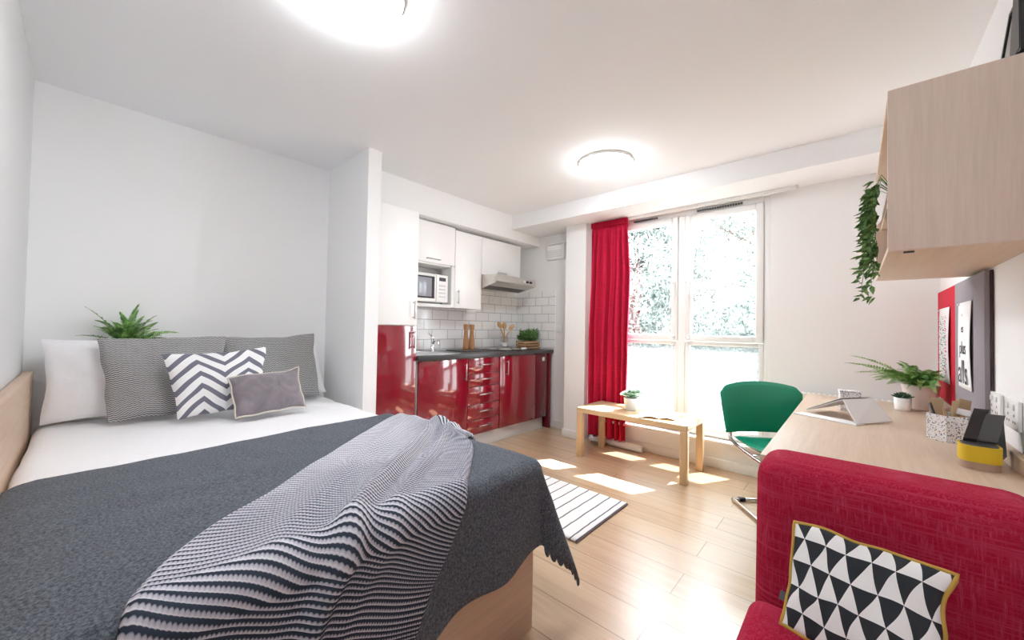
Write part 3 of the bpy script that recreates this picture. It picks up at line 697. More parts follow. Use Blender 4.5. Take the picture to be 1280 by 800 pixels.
# arc length table along the middle
NB = 760; tab = [0.0]; prev = throw_uv(.5, 0)
for j in range(1, NB+1):
    q = throw_uv(.5, j/NB); tab.append(tab[-1]+(q-prev).length); prev = q
def throw_pt(a, b):
    q = throw_uv(a, b); s = tab[min(NB, int(round(b*NB)))]
    # long pleats that run the length of the throw
    pl = .040*math.exp(-((a-(.62-.18*b))/.045)**2)*min(1, b*14)*(1 if b < .8 else max(0, 1-(b-.8)*5))+.028*math.exp(-((a-(.80-.25*b))/.04)**2)*(1-b)+.014*math.exp(-((a-.22-.15*b)/.06)**2)*math.sin(min(1, b*1.3)*PI)
    pl += .006*nz((q.x, q.y, 0), 6, 9)
    edge = min(a, 1-a); th = .014*min(1, (edge/.02))**.5
    row = math.sin(2*PI*throw_v(a, b)/KP); bead = abs(math.sin(PI*a*throw_w(b)/.0160))
    p, n = drape(q.x, q.y, .010+th+pl+.0012*row+.0006*bead)
    return p
def throw_w(b): return (Vector(lerp_poly(LE, b))-Vector(lerp_poly(RE, b))).length
def throw_v(a, b):
    # rows lean and ripple where the pleats bunch the knit
    return tab[min(NB, int(round(b*NB)))]+.10*(a-.5)*(1-b)+  .004*math.sin(a*16+b*5)+.012*math.exp(-((a-(.62-.18*b))/.07)**2)
mb = MB(); mb.grid(throw_pt, 150, NB, uvfn=lambda a, b: (a*throw_w(b), throw_v(a, b)))
th = mb.build('knitted_throw', M['knit']); tag(th, 'white and navy scallop-striped knitted throw crossing the grey blanket', 'throw'); solidify(th, .008, -1)

# ================================================================== CUSHIONS AND PILLOWS
def pillow(name, lab, cat, TL, TR, BR, BL, thick, mat, group=None, pipe=None, flange=False, pinch=.045, seed=0, n=36, wr=.006, facing=None, tagged=False, back=None):
    TL, TR, BR, BL = map(Vector, (TL, TR, BR, BL)); c = (TL+TR+BR+BL)/4
    nrm = ((TR-TL).cross(BL-TL)).normalized()
    if nrm.dot(Vector((0, 0, 1.17))-c) < 0: nrm = -nrm
    def base(a, b):
        x = 2*a-1; y = 2*b-1; x2 = x*(1-pinch*(1-y*y)); y2 = y*(1-pinch*(1-x*x)); a2 = (x2+1)/2; b2 = (y2+1)/2
        p = (TL.lerp(TR, a2)).lerp(BL.lerp(BR, a2), b2)
        ux = (TR-TL).normalized(); uy = (BL-TL).normalized(); amp = thick*.11
        ed = max(abs(x), abs(y))
        return p+ux*amp*nz((a*3, b*3, seed), 1.3, seed)+uy*amp*nz((a*3, b*3, seed+4), 1.3, seed+6)+nrm*amp*1.2*nz((a*2, b*2, seed+8), 1.5, seed)*ed
    def pt(a, b, side):
        p = base(a, b); x = abs(2*a-1); y = abs(2*b-1)
        h = (max(0, 1-x**2.2)*max(0, 1-y**2.2))**.5
        w = wr*nz(p, 9, seed+side)*h+wr*.5*nz(p, 24, seed+3)*h
        return p+nrm*(side*thick*.5*h+w)
    t = thing(name, lab, cat, tuple(BL.lerp(BR, .5)), 0, group)
    mb = MB(); uvf = lambda a, b: (a, 1-b)
    mb.grid(lambda a, b: pt(a, b, 1), n, n, uvfn=uvf); mb.grid(lambda a, b: pt(a, b, -1), n, n, uvfn=uvf, flip=True, mi=1 if back else 0)
    mb.build('cover', [mat, back] if back else mat, t, recalc=True)
    if pipe:
        ring = [base(k/20, 0) for k in range(20)]+[base(1, k/20) for k in range(20)]+[base(1-k/20, 1) for k in range(20)]+[base(0, 1-k/20) for k in range(20)]
        MB().tube(ring, pipe[1], 8, closed=True).build('piping', pipe[0], t)
    if tagged:
        p = base(0, .72); d = (base(0, .80)-p).normalized(); o = (base(0, .72)-base(.1, .72)).normalized()
        q = [p, p+d*.02, p+d*.02+o*.016, p+o*.016]; vs = [v+nrm*.001 for v in q]+[v-nrm*.001 for v in q]
        MB().add(vs, [(0, 1, 2, 3), (7, 6, 5, 4), (0, 4, 5, 1), (1, 5, 6, 2), (2, 6, 7, 3), (3, 7, 4, 0)]).build('fabric_label', M['anth'], t)
    return t
pillow('pillow', 'plump white pillow at the left end of the pillow row', 'pillow', (-3.13, -.14, 1.07), (-3.13, .40, 1.06), (-3.03, .40, .64), (-3.03, -.13, .64), .11, M['sheet'], 'white bed pillows', seed=1, wr=.012)
pillow('pillow', 'white pillow at the right end behind the second grey pillow', 'pillow', (-3.19, .72, 1.04), (-3.19, 1.24, 1.02), (-3.06, 1.27, .64), (-3.06, .72, .64), .12, M['sheet'], 'white bed pillows', seed=2, wr=.010)
pillow('pillow', 'large grey herringbone pillow with a flange, left one behind the chevron cushion', 'pillow', (-3.02, .045, 1.075), (-3.02, .612, 1.085), (-2.86, .56, .645), (-2.86, .095, .645), .12, M['herring'], 'grey herringbone pillows', pinch=.03, seed=3)
pillow('pillow', 'large grey herringbone pillow, right one behind the velvet cushion', 'pillow', (-3.09, .595, 1.07), (-3.06, 1.165, 1.10), (-2.90, 1.16, .655), (-2.90, .60, .645), .11, M['herring'], 'grey herringbone pillows', pinch=.04, seed=4)
pillow('cushion', 'square cushion with white and grey chevron stripes on the bed', 'cushion', (-2.80, .285, .985), (-2.83, .785, 1.015), (-2.66, .74, .66), (-2.68, .345, .65), .11, M['chevron'], None, pinch=.05, seed=5, back=M['backcloth'])
pillow('cushion', 'small grey velvet cushion with cream piping in front of the pillows', 'cushion', (-2.64, .555, .855), (-2.67, .925, .885), (-2.53, .93, .66), (-2.49, .555, .65), .10, M['velvet'], None, pipe=(M['piping'], .005), pinch=.05, seed=6)

# ================================================================== FERNS
def frond(mb, base, tip, lift, width=.022, n=16, rng=random, rad=.0012):
    base = Vector(base); tip = Vector(tip); ctrl = base.lerp(tip, .42)+Vector((0, 0, lift))
    def P(t): return base*(1-t)**2+ctrl*2*t*(1-t)+tip*t*t
    mb.tube([P(k/10) for k in range(11)], [rad*1.4, rad*.4], 4)
    Lh = (tip-base).length; roll = rng.uniform(-.9, .9); n = int(n*1.35)
    for i in range(n):
        t = .14+.84*i/(n-1); p = P(t); d = (P(min(1, t+.02))-P(t-.02)).normalized()
        side = d.cross(Vector((0, 0, 1)));
        side = side.normalized() if side.length > .05 else Vector((.3, .95, 0)).normalized()
        upv = side.cross(d).normalized()
        wl = width*math.sin(PI*min(1, (t*.86+.12)))**.7*(1.05-t*.55); bw = Lh/n*.50
        for s in (-1, 1):
            dr = (side*s+d*.35+upv*(roll*s+rng.uniform(.15, .55))).normalized(); tipq = p+dr*wl-Vector((0, 0, wl*.12))
            mb.add([p-d*bw*.55, p+dr*wl*.55-d*bw*.8, tipq, p+dr*wl*.55+d*bw*.8, p+d*bw*.55], [(0, 1, 2, 3, 4)])
rg = random.Random(11)
bx, by, bz = -3.12, .17, .66
# fern behind the pillows
t = thing('potted_fern', 'green fern standing behind the left grey pillow against the wall', 'potted plant', (-3.225, .17, .62), 0, 'ferns')
FB = Vector((-3.215, .17, .0))
tipsB = [(0.0, 1.245), (-.03, 1.085), (.04, 1.17), (.135, 1.22), (.215, 1.27), (.295, 1.205), (.30, 1.165), (.345, 1.105), (.40, 1.10), (.10, 1.17), (.18, 1.18), (.24, 1.20), (.07, 1.13), (.25, 1.14), (.16, 1.15), (.12, 1.13), (.21, 1.13)]
fb = MB()
for i, (yy, zz) in enumerate(tipsB+[(y_+rg.uniform(-.03, .03), z_-rg.uniform(.01, .05)) for y_, z_ in tipsB[2:]]):
    frond(fb, (-3.215, .17+rg.uniform(-.02, .02), 1.0), (-3.20+rg.uniform(-.01, .06), yy, zz), .05+.03*rg.random(), .036, 18, rg)
fb.build('fronds', M['fern'], t)
MB().lathe([(.028, 0), (.030, .01), (.037, .36), (.034, .36), (.030, .345), (.001, .345)], (-3.222, .17, .645), 24, sx=.85).build('pot', M['potw'], t)
# fern on the desk
dx, dy, dz = .285, 3.235, .7405
t = thing('potted_fern', 'bushy green fern in a blush white pot on the desk', 'potted plant', (dx, dy, dz), 0, 'ferns')
MB().lathe([(.055, 0), (.058, .004), (.078, .125), (.080, .13), (.080, .14), (.074, .14), (.072, .12), (.001, .12)], (dx, dy, dz), 32).build('pot', M['pot'], t)
MB().lathe([(.070, .0), (.001, .004)], (dx, dy, dz+.121), 24).build('soil', M['soil'], t)
fd = MB()
tips = [(-.02, 3.26, 1.03), (-.05, 3.20, .985), (.0, 3.12, .935), (.20, 3.28, 1.01), (.26, 3.22, .99), (.34, 3.02, .93), (.31, 2.98, .90), (.35, 3.10, .955), (.22, 3.06, .90), (.30, 3.07, .93), (.12, 3.10, .92), (.07, 3.28, .94), (.36, 3.30, .95), (.35, 3.42, .93), (.20, 3.42, .95), (.10, 3.38, .93), (.26, 3.01, .89), (.15, 3.05, .90), (.365, 3.18, .97), (.34, 2.95, .93), (.10, 3.18, .95), (.33, 3.14, .97), (.28, 3.10, .97), (.24, 3.14, .96)]
for tp in tips+[(a_+rg.uniform(-.03, .02), b_+rg.uniform(-.03, .03), c_-rg.uniform(.01, .04)) for a_, b_, c_ in tips[3:]]: frond(fd, (dx+rg.uniform(-.03, .03), dy+rg.uniform(-.03, .03), dz+.12), tp, .07, .042, 18, rg)
fd.build('fronds', M['fern'], t)
# succulent on the desk
def rosette(mb, c, r, layers, rng, h=.03, wd=.35):
    for l in range(layers):
        k = 8-l; rr = r*(1-l/layers*.75); el = .25+l/layers*1.1
        for i in range(k):
            a = 2*PI*i/k+l*.5; d = Vector((math.cos(a)*math.cos(el), math.sin(a)*math.cos(el), math.sin(el))); s = Vector((-math.sin(a), math.cos(a), 0)); u = d.cross(s)
            b0 = Vector(c)+Vector((0, 0, h*l/layers*.4))
            mb.grid(lambda p, q: b0+d*rr*q+s*(rr*wd*math.sin(PI*min(1, .15+q*.85))*math.cos(p*2*PI)*.5)-u*(rr*.12*math.sin(PI*q)*math.sin(p*2*PI)), 8, 5)
sx, sy = .205, 3.115
t = thing('potted_succulent', 'tiny dark succulent in a small white pot before the fern', 'potted plant', (sx, sy, dz), 0)
MB().lathe([(.032, 0), (.034, .003), (.038, .07), (.034, .07), (.032, .06), (.001, .06)], (sx, sy, dz), 28).build('pot', M['potw'], t)
sm_ = MB(); rosette(sm_, (sx, sy, dz+.068), .052, 5, rg, .05); sm_.build('leaves', M['succ'], t)

# ================================================================== BENCH TABLE BY THE WINDOW
t = thing('coffee_table', 'low rectangular birch coffee table under the window', 'table', (-1.42, 3.28, 0))
TX0, TX1, TY0, TY1 = -1.905, -.94, 3.045, 3.50
MB().box(TX0, TX1, TY0, TY1, .405, .45, .003).build('tabletop', M['birch'], t)
for x in (TX0, TX1-.052):
    for y in (TY0, TY1-.052): MB().box(x, x+.052, y, y+.052, 0, .4045, .003).build('leg', M['birchleg'], t)
px, py = -1.50, 3.29
t = thing('potted_flower', 'pale grey pot of mint and white leaves on the coffee table', 'potted plant', (px, py, .45))
MB().lathe([(.048, 0), (.050, .003), (.056, .105), (.058, .11), (.052, .11), (.050, .10), (.001, .10)], (px, py, .4505), 28).build('pot', M['potg'], t)
mb = MB()
for k in range(9):
    a = k*2.4; r = .0+.012*math.sqrt(k)*1.3; rosette(mb, (px+math.cos(a)*r*1.4, py+math.sin(a)*r*1.4, .562+.018*(k % 3)), .052, 3, rg, .06, .5)
mb.build('leaves', M['mint'], t)
# magazine
t = thing('magazine', 'open magazine lying on the coffee table', 'magazine', (-1.21, 3.2, .4505), .35)
for s in (-1, 1):
    mb = MB(); mb.grid(lambda a, b: (s*(.0+.155*a), -.11+.22*b, .006+.018*math.sin(PI*min(1, a*1.1+.05))*(1-.3*a)), 14, 4)
    o = mb.build('page_block', M['paper'], t, local=True); solidify(o, .004, 0)
    mb = MB(); mb.grid(lambda a, b: (s*(.015+.105*a), -.07+.12*b, .009+.018*math.sin(PI*min(1, (a*.78+.11)*1.1+.05))*(1-.3*(a*.78+.11))+.0012), 10, 3)
    mb.build('printed_picture', M['screen'] if s < 0 else M['plinth'], t, local=True)
# rolled cloth and crumpled bag on the floor behind the table
mb = MB(); mb.tube([(-1.88, 3.575, .036), (-1.70, 3.567, .036), (-1.50, 3.558, .036)], .034, 20)
rl = mb.build('rolled_cloth', M['paper']); tag(rl, 'white rolled-up length of cloth on the floor behind the coffee table', 'roll')
MB().tube([(-1.497, 3.558, .036), (-1.494, 3.558, .036)], .020, 16).build('roll_end', M['plinth'], rl)
mb = MB(); cc = Vector((-1.99, 3.545, .04))
def crumple(a, b):
    th, ph = a*2*PI, b*PI; d = Vector((math.cos(th)*math.sin(ph), math.sin(th)*math.sin(ph), math.cos(ph)))
    r = 1+.35*nz(d, 2.4, 2)+.18*nz(d, 6, 5); return cc+Vector((d.x*.06*r, d.y*.045*r, max(-.038, d.z*.028*r)))
mb.grid(crumple, 30, 18); tag(mb.build('crumpled_bag', M['potg']), 'crumpled pale grey plastic bag on the floor below the red curtain', 'bag')
# rug
t = thing('rug', 'white cotton rug with thin dark stripes on the floor', 'rug', (-1.67, 2.135, 0))
mb = MB(); mb.grid(lambda a, b: (-2.21+1.08*a, 1.82+.63*b, .009+.0015*nz((a*3, b*3, 0), 3, 1)), 40, 24)
o = mb.build('pile', M['rug'], t); solidify(o, .008, 0)
MB().box(-1.1295, -1.1255, 1.82, 2.45, .003, .010).build('hem', M['rugback'], t)

# ================================================================== CURTAIN
t = thing('curtain', 'crimson pleated curtain gathered at the left of the window', 'curtain', (-1.86, 3.56, .06))
def cur(a, b):
    z = 2.275-2.20*b; wd = .40+.045*min(1, b*4); x0 = -2.065-.03*min(1, b*2)
    x = x0+wd*a; k = min(1, .35+b*5)
    y = 3.548+.036*k*math.sin(a*2*PI*6.5+.8*math.sin(b*2)+.9*math.sin(a*7))+.012*math.sin(a*2*PI*15+b*3)*(1-b*.4)
    if b < .05: y = 3.555+.014*math.sin(a*2*PI*26)*(.6)
    x += .006*math.sin(b*6+a*12)
    return (x, y, z)
mb = MB(); mb.grid(cur, 260, 60); o = mb.build('drape', M['curtain'], t); solidify(o, .003, 0)
mb = MB(); mb.grid(lambda a, b: (-2.067+.404*a, 3.535+.008*math.sin(a*2*PI*26), 2.278-.055*b), 200, 4); o = mb.build('header_tape', M['curtain'], t); solidify(o, .003, 0)
t = thing('curtain_rail', 'slim white curtain rail fixed under the beam above the window', 'curtain rail', (-1.2, 3.55, 2.28))
MB().box(-2.08, -.33, 3.575, 3.60, 2.262, 2.29, .003).build('track', M['upvc'], t)
MB().box(-.333, -.315, 3.572, 3.603, 2.26, 2.2895, .003).build('end_stop', M['lampbase'], t)

# ================================================================== RADIATOR
t = thing('radiator', 'cream panel radiator on the window wall behind the desk', 'radiator', (-.03, 3.58, .1))
MB().box(-.40, .36, 3.535, 3.615, .12, .71, .006).build('panel', M['heater'], t)
for k in range(24): MB().box(-.39+k*.031, -.39+k*.031+.012, 3.530, 3.5345, .14, .69).build('rib', M['heater'], t)
g = MB().box(-.405, .365, 3.53, 3.62, .7105, .728, .004)
g.build('top_grille', M['heater'], t)
for k in range(25): MB().box(-.395+k*.03, -.395+k*.03+.018, 3.545, 3.605, .7282, .7295).build('grille_slot', M['plinth'], t)
MB().tube([(-.46, 3.59, .0), (-.46, 3.59, .13), (-.40, 3.58, .15)], .009, 8).build('pipe', M['upvc'], t)
MB().lathe([(.022, 0), (.024, .06), (.018, .07)], (-.46, 3.59, .15), 16).build('valve', M['upvc'], t)

# ================================================================== DESK
t = thing('desk', 'long pale oak desk along the right wall', 'desk', (.07, 2.5, 0))
MB().box(-.248, .385, 1.60, 3.42, .707, .74, .002).build('desktop', M['desk'], t)
MB().box(-.225, .385, 1.61, 1.635, 0, .7065, .002).build('side_panel', M['shelfw'], t)
MB().box(-.225, .385, 3.38, 3.405, 0, .7065, .002).build('side_panel', M['shelfw'], t)
MB().box(.34, .36, 1.636, 3.379, .35, .7065, .002).build('modesty_panel', M['desk'], t)
MB().box(.3855, .408, 1.60, 3.42, .70, .79, .002).build('upstand', M['desk'], t)
# tent-shaped stand, calendar
ax, ay = -.02, 2.60
t = thing('folding_stand', 'white folded tent-shaped stand with dark edged screen on the desk', 'tablet stand', (-.06, 2.6, .7405), -.42)
def plate3(name, A, B_, C_, D_, th, mat):
    A, B_, C_, D_ = map(Vector, (A, B_, C_, D_)); n = (B_-A).cross(D_-A).normalized()*th
    vs = [A, B_, C_, D_, A+n, B_+n, C_+n, D_+n]
    return MB().add(vs, [(3, 2, 1, 0), (4, 5, 6, 7), (0, 1, 5, 4), (1, 2, 6, 5), (2, 3, 7, 6), (3, 0, 4, 7)]).build(name, mat, t, local=True, recalc=True)
plate3('base_flap', (-.13, -.15, .0), (.14, -.15, .0), (.14, -.075, .0), (-.13, -.075, .0), .005, M['paper'])
plate3('back_flap', (.135, -.145, .006), (.17, .10, .006), (.09, .12, .10), (.05, -.07, .10), .004, M['paper'])
plate3('screen_back', (-.14, -.02, .012), (-.12, .16, .02), (.085, .125, .105), (.045, -.075, .102), .004, M['plinth'])
plate3('screen_face', (-.135, -.018, .0175), (-.115, .155, .0255), (.080, .122, .1095), (.042, -.068, .1075), .001, M['screen'])
t2 = thing('patterned_box', 'small white speckled box behind the folding stand', 'box', (-.03, 2.86, .7405), .2)
MB().box(-.035, .055, -.025, .025, 0, .10, .003).build('box', M['terr'], t2, local=True)
MB().box(-.037, .057, -.027, .027, .1005, .112, .003).build('lid', M['terr'], t2, local=True)
# hexagonal pen pot
hx, hy = .292, 2.375
t = thing('pen_pot', 'hexagonal white terrazzo pen pot on the desk', 'pen pot', (hx, hy, .7405), .25)
hexo = [(.070*math.cos(k*PI/3), .070*math.sin(k*PI/3)) for k in range(6)]; hexi = [(.064*math.cos(k*PI/3), .064*math.sin(k*PI/3)) for k in range(6)]
vs = [(p[0], p[1], 0) for p in hexo]+[(p[0], p[1], .105) for p in hexo]+[(p[0], p[1], .105) for p in hexi]+[(p[0], p[1], .006) for p in hexi]
fs = [tuple(range(6))[::-1], tuple(range(18, 24))]
for i in range(6):
    j = (i+1) % 6
    for o_ in (0, 6, 12): fs.append((o_+i, o_+j, o_+6+j, o_+6+i))
MB().add(vs, fs).build('cup', M['terr'], t, local=True, recalc=True)
def put(name, lab, cat, p0, p1, r, mat, group=None): return tag(MB().tube([p0, p1], r, 8).build(name, mat), lab, cat, group)
put('pen', 'black pen leaning out of the terrazzo pen pot', 'pen', (hx-.02, hy-.01, .75), (hx-.055, hy+.01, .885), .0045, M['black'])
put('pencil', 'orange pencil in the terrazzo pen pot', 'pencil', (hx-.005, hy-.02, .75), (hx-.022, hy-.04, .875), .0035, M['acacia'])
for k, (ox, oy, rz, lean, lab) in enumerate(((-.03, .02, .3, -.10, 'leftmost kraft card tag leaning out of the pen pot'), (.005, .0, .9, .10, 'middle kraft card tag standing in the pen pot'))):
    t = thing('kraft_card', lab, 'card', (hx+ox, hy+oy, .75), rz, 'kraft cards in the pen pot')
    o = MB().box(-.022, .022, -.001, .001, 0, .155).build('card', M['card'], t, local=True); t.rotation_euler = (lean, 0, rz)
t = thing('paint_brush', 'wide brown bristled brush standing in the pen pot', 'brush', (hx+.02, hy-.015, .75)); t.rotation_euler = (-.12, .22, .5)
MB().box(-.009, .009, -.005, .005, 0, .10, .003).build('grip', M['spoon'], t, local=True)
MB().box(-.022, .022, -.007, .007, .10, .125, .002).build('ferrule', M['paper'], t, local=True)
MB().box(-.021, .021, -.006, .006, .125, .165, .003).build('bristles', M['bristle'], t, local=True)
# yellow organiser
t = thing('desk_organiser', 'dark desk organiser with yellow and taupe oval front', 'organiser', (.31, 1.975, .7405))
ox, oy = .304, 1.962
def oval(w_, d_, n=28, p=3.2): return [(ox+w_*math.copysign(abs(math.cos(2*PI*k/n))**(2/p), math.cos(2*PI*k/n)), oy+d_*math.copysign(abs(math.sin(2*PI*k/n))**(2/p), math.sin(2*PI*k/n))) for k in range(n)]
MB().prism(oval(.044, .046), 'Z', .7405, .764).build('taupe_base', M['taupe'], t)
MB().prism(oval(.046, .048), 'Z', .7645, .815).build('yellow_cup', M['yellow'], t)
MB().prism(oval(.040, .042), 'Z', .8152, .8165).build('cup_lining', M['dark'], t)
def slab(name, y0, z0, y1, z1, x0, x1, x2, x3, th, mat, parent):
    d = Vector((0, y1-y0, z1-z0)).normalized(); n = Vector((0, -d.z, d.y))*th
    q = [Vector((x0, y0, z0)), Vector((x1, y0, z0)), Vector((x3, y1, z1)), Vector((x2, y1, z1))]
    bm = MB().add([v-n*.5 for v in q]+[v+n*.5 for v in q], [(3, 2, 1, 0), (4, 5, 6, 7), (0, 1, 5, 4), (1, 2, 6, 5), (2, 3, 7, 6), (3, 0, 4, 7)])
    return bm.build(name, mat, parent, recalc=True)
slab('rear_tray', 2.045, .765, 2.10, .885, .292, .372, .305, .375, .05, M['anth'], t)
t = thing('black_telephone', 'black telephone handset leaning in the organiser', 'telephone', (.285, 2.0, .817))
slab('handset', 1.965, .825, 2.075, .912, .270, .300, .310, .345, .016, M['black'], t)
t = thing('notebook', 'dark grey notebook leaning in the organiser by the wall', 'notebook', (.335, 1.98, .817))
slab('cover', 1.972, .823, 2.03, .905, .300, .343, .330, .370, .014, M['dark'], t)
# wall sockets above the desk
plate('wall_socket', 'white double socket above the desk beside the grey noticeboard', (XR, 2.33, .905), 'x-', .146, .10)
plate('wall_socket', 'white double socket above the desk nearest the sofa', (XR, 2.12, .905), 'x-', .146, .10)

# ================================================================== NOTICEBOARDS
def textmesh(body, name, size, mat, parent, loc):
    cu = bpy.data.curves.new('lettering', 'FONT'); cu.body = body; cu.size = size; cu.extrude = .0004; cu.align_x = 'CENTER'
    o = bpy.data.objects.new('lettering', cu); C.objects.link(o)
    dg = bpy.context.evaluated_depsgraph_get(); me = bpy.data.meshes.new_from_object(o.evaluated_get(dg))
    bpy.data.objects.remove(o); me.materials.clear(); me.materials.append(mat)
    q = bpy.data.objects.new(name, me); C.objects.link(q)
    R = Matrix(((0, 0, -1), (-1, 0, 0), (0, 1, 0))).to_4x4()
    me.transform(Matrix.Translation(loc) @ R)
    me.transform(world(parent).inverted()); q.parent = parent
    return q
t = thing('noticeboard', 'red felt noticeboard standing on the desk upstand by the window', 'noticeboard', (.395, 3.26, .79), 0, 'felt noticeboards')
MB().box(.388, .4085, 2.985, 3.545, .791, 1.432, .002).build('board', M['redfelt'], t)
t = thing('noticeboard', 'mauve grey felt noticeboard with dark edge, nearer of the two boards', 'noticeboard', (.39, 2.68, .79), 0, 'felt noticeboards')
MB().box(.385, .400, 2.385, 2.98, .791, 1.432, .002).build('board', M['greyfelt'], t)
MB().box(.4005, .4085, 2.382, 2.98, .791, 1.432, .001).build('frame_back', M['greyedge'], t)
def sheetp(name, lab, xx, y0, y1, z0, z1, bow):
    t = thing(name, lab, 'poster', (xx, (y0+y1)/2, z0), 0, None)
    mb = MB(); mb.grid(lambda a, b: (xx-.003-bow*math.sin(PI*b)*(.3+.7*(1-a))-.002*math.sin(a*PI), y0+(y1-y0)*a, z1+(z0-z1)*b), 10, 16)
    o = mb.build('paper', M['paper'], t); solidify(o, .0006, 0); return t
t = sheetp('pinned_poster', 'white sheet with scattered green and pink writing on the red board', .387, 3.12, 3.45, .905, 1.325, .006)
rr = random.Random(3)
for colr, k0 in (('mintink', 0), ('pink', 1), ('ink', 2)):
    mb = MB()
    for k in range(60):
        z = .93+rr.random()*.35; y = 3.15+rr.random()*.26; l = rr.uniform(.008, .03)
        if k0 == 1: y = 3.15+.05*rr.random()
        mb.box(.3745, .3755, y, y+l, z, z+.004)
    mb.build('handwriting', M[colr], t)
MB().lathe([(.006, 0), (.006, .008)], (.382, 3.43, 1.31), 10).build('pin', M['steel'], t)
t = sheetp('pinned_poster', 'white sheet with large black lettering pinned on the grey board', .384, 2.58, 2.86, .925, 1.325, .006)
XT = .3735
textmesh('es', 'lettering', .055, M['ink'], t, (XT, 2.725, 1.185)); textmesh('plus', 'lettering', .085, M['ink'], t, (XT, 2.72, 1.085)); textmesh('alls', 'lettering', .155, M['ink'], t, (XT, 2.72, .95))
textmesh('we', 'lettering', .022, M['plinth'], t, (XT, 2.73, 1.26))
MB().lathe([(.006, 0), (.006, .008)], (.378, 2.83, 1.315), 10).build('pin', M['steel'], t)

# ================================================================== WALL SHELF UNIT
t = thing('wall_shelf', 'pale oak wall shelf box hanging above the desk', 'shelf', (.24, 2.23, 1.44))
SY0, SY1, SX = 1.747, 2.72, .082
MB().box(SX, .409, SY0, SY0+.02, 1.442, 1.972, .001).build('end_panel', M['shelfw'], t)
MB().prism([(SX, 1.442), (.409, 1.442), (.409, 1.972), (SX+.055, 1.972), (SX+.02, 1.75), (SX, 1.72)], 'Y', SY1-.02, SY1).build('end_panel', M['shelfw'], t)
MB().box(SX+.001, .409, SY0+.02, SY1-.02, 1.442, 1.462, .001).build('bottom_board', M['shelfu'], t)
MB().box(SX+.001, .409, SY0+.02, SY1-.02, 1.952, 1.972, .001).build('top_board', M['shelfu'], t)
MB().box(SX+.02, .395, SY0+.02, SY1-.02, 1.70, 1.718, .001).build('middle_shelf', M['shelfu'], t)
MB().box(.399, .409, SY0+.02, SY1-.02, 1.462, 1.952).build('back_board', M['shelfw'], t)
MB().box(.12, .145, SY0+.035, SY0+.05, 1.437, 1.4415).build('fixing', M['dark'], t)
# trailing ivy
t = thing('trailing_ivy', 'green trailing ivy hanging from the front of the wall shelf', 'potted plant', (.13, 2.42, 1.718))
MB().lathe([(.035, 0), (.045, .07), (.041, .07), (.001, .06)], (.155, 2.42, 1.7185), 20).build('pot', M['potw'], t)
iv = MB(); rg = random.Random(21)
for k in range(15):
    y0 = 2.42+rg.uniform(-.10, .13); zt = rg.uniform(1.79, 1.89); zb = rg.uniform(1.44, 1.72) if k > 1 else 1.37
    xo = rg.uniform(.040, .072)
    pts = [(.155, 2.42+rg.uniform(-.02, .02), 1.78), (.09, (y0+2.42)/2, zt+.02), (xo+.01, y0, zt-.03)]
    z = zt-.03; x, y = xo, y0
    while z > zb:
        z -= .04; x += rg.uniform(-.008, .007); y += rg.uniform(-.012, .012); pts.append((max(-.03, x), y, z))
    iv.tube(pts, .0013, 4)
    for i in range(1, len(pts)-1+1):
        for q in range(4):
            p = Vector(pts[min(i, len(pts)-1)])+Vector((rg.uniform(-.012, .012), rg.uniform(-.012, .012), rg.uniform(-.02, .02)))
            if p.x > .075: continue
            a = Vector((rg.uniform(-1, .3), rg.uniform(-1, 1), rg.uniform(-1, .15))).normalized(); b_ = a.cross(Vector((rg.uniform(-.3, .3), rg.uniform(-1, 1), 1))).normalized(); s = rg.uniform(.018, .028)
            nn = a.cross(b_)*s*.12
            iv.add([p, p+a*s*.45+b_*s*.42-nn, p+a*s*1.1+b_*s*.30-nn, p+a*s*1.75, p+a*s*1.1-b_*s*.30-nn, p+a*s*.45-b_*s*.42-nn, p+a*s*.9+nn], [(0, 1, 6), (1, 2, 6), (2, 3, 6), (3, 4, 6), (4, 5, 6), (5, 0, 6)])
iv.build('vines', M['ivy'], t)
# television and framed picture on the shelf
t = thing('picture_frame', 'thin black frame with cut corner leaning on top of the wall shelf', 'picture frame', (.38, 2.1, 1.972))
fo = [(1.86, 1.9725), (2.24, 1.9725), (2.21, 2.11), (2.06, 2.26), (1.86, 2.26)]
fi = [(1.872, 1.984), (2.226, 1.984), (2.198, 2.104), (2.054, 2.248), (1.872, 2.248)]
mb = MB()
for x_ in (.378, .392):
    pass
n_ = len(fo); vs = [(.390, p[0], p[1]) for p in fo]+[(.390, p[0], p[1]) for p in fi]+[(.402, p[0], p[1]) for p in fo]+[(.402, p[0], p[1]) for p in fi]
fs = []
for i in range(n_):
    j = (i+1) % n_; fs += [(i, j, n_+j, n_+i), (2*n_+i, 3*n_+i, 3*n_+j, 2*n_+j), (i, 2*n_+i, 2*n_+j, j), (n_+i, n_+j, 3*n_+j, 3*n_+i)]
mb.add(vs, fs).build('frame', M['black'], t, recalc=True)
MB().prism(fi, 'X', .396, .400).build('picture', M['screen'], t)
t = thing('television', 'black television standing on top of the wall shelf', 'television', (.36, 1.85, 1.972))
tvp = [(1.752, 1.985), (1.865, 1.985), (1.80, 2.24), (1.752, 2.24)]
MB().prism(tvp, 'X', .352, .374).build('casing', M['black'], t)
MB().prism([(1.758, 1.995), (1.855, 1.995), (1.793, 2.232), (1.758, 2.232)], 'X', .3505, .3518).build('screen', M['black'], t)
MB().box(.345, .376, 1.76, 1.84, 1.9725, 1.9848, .003).build('stand', M['black'], t)

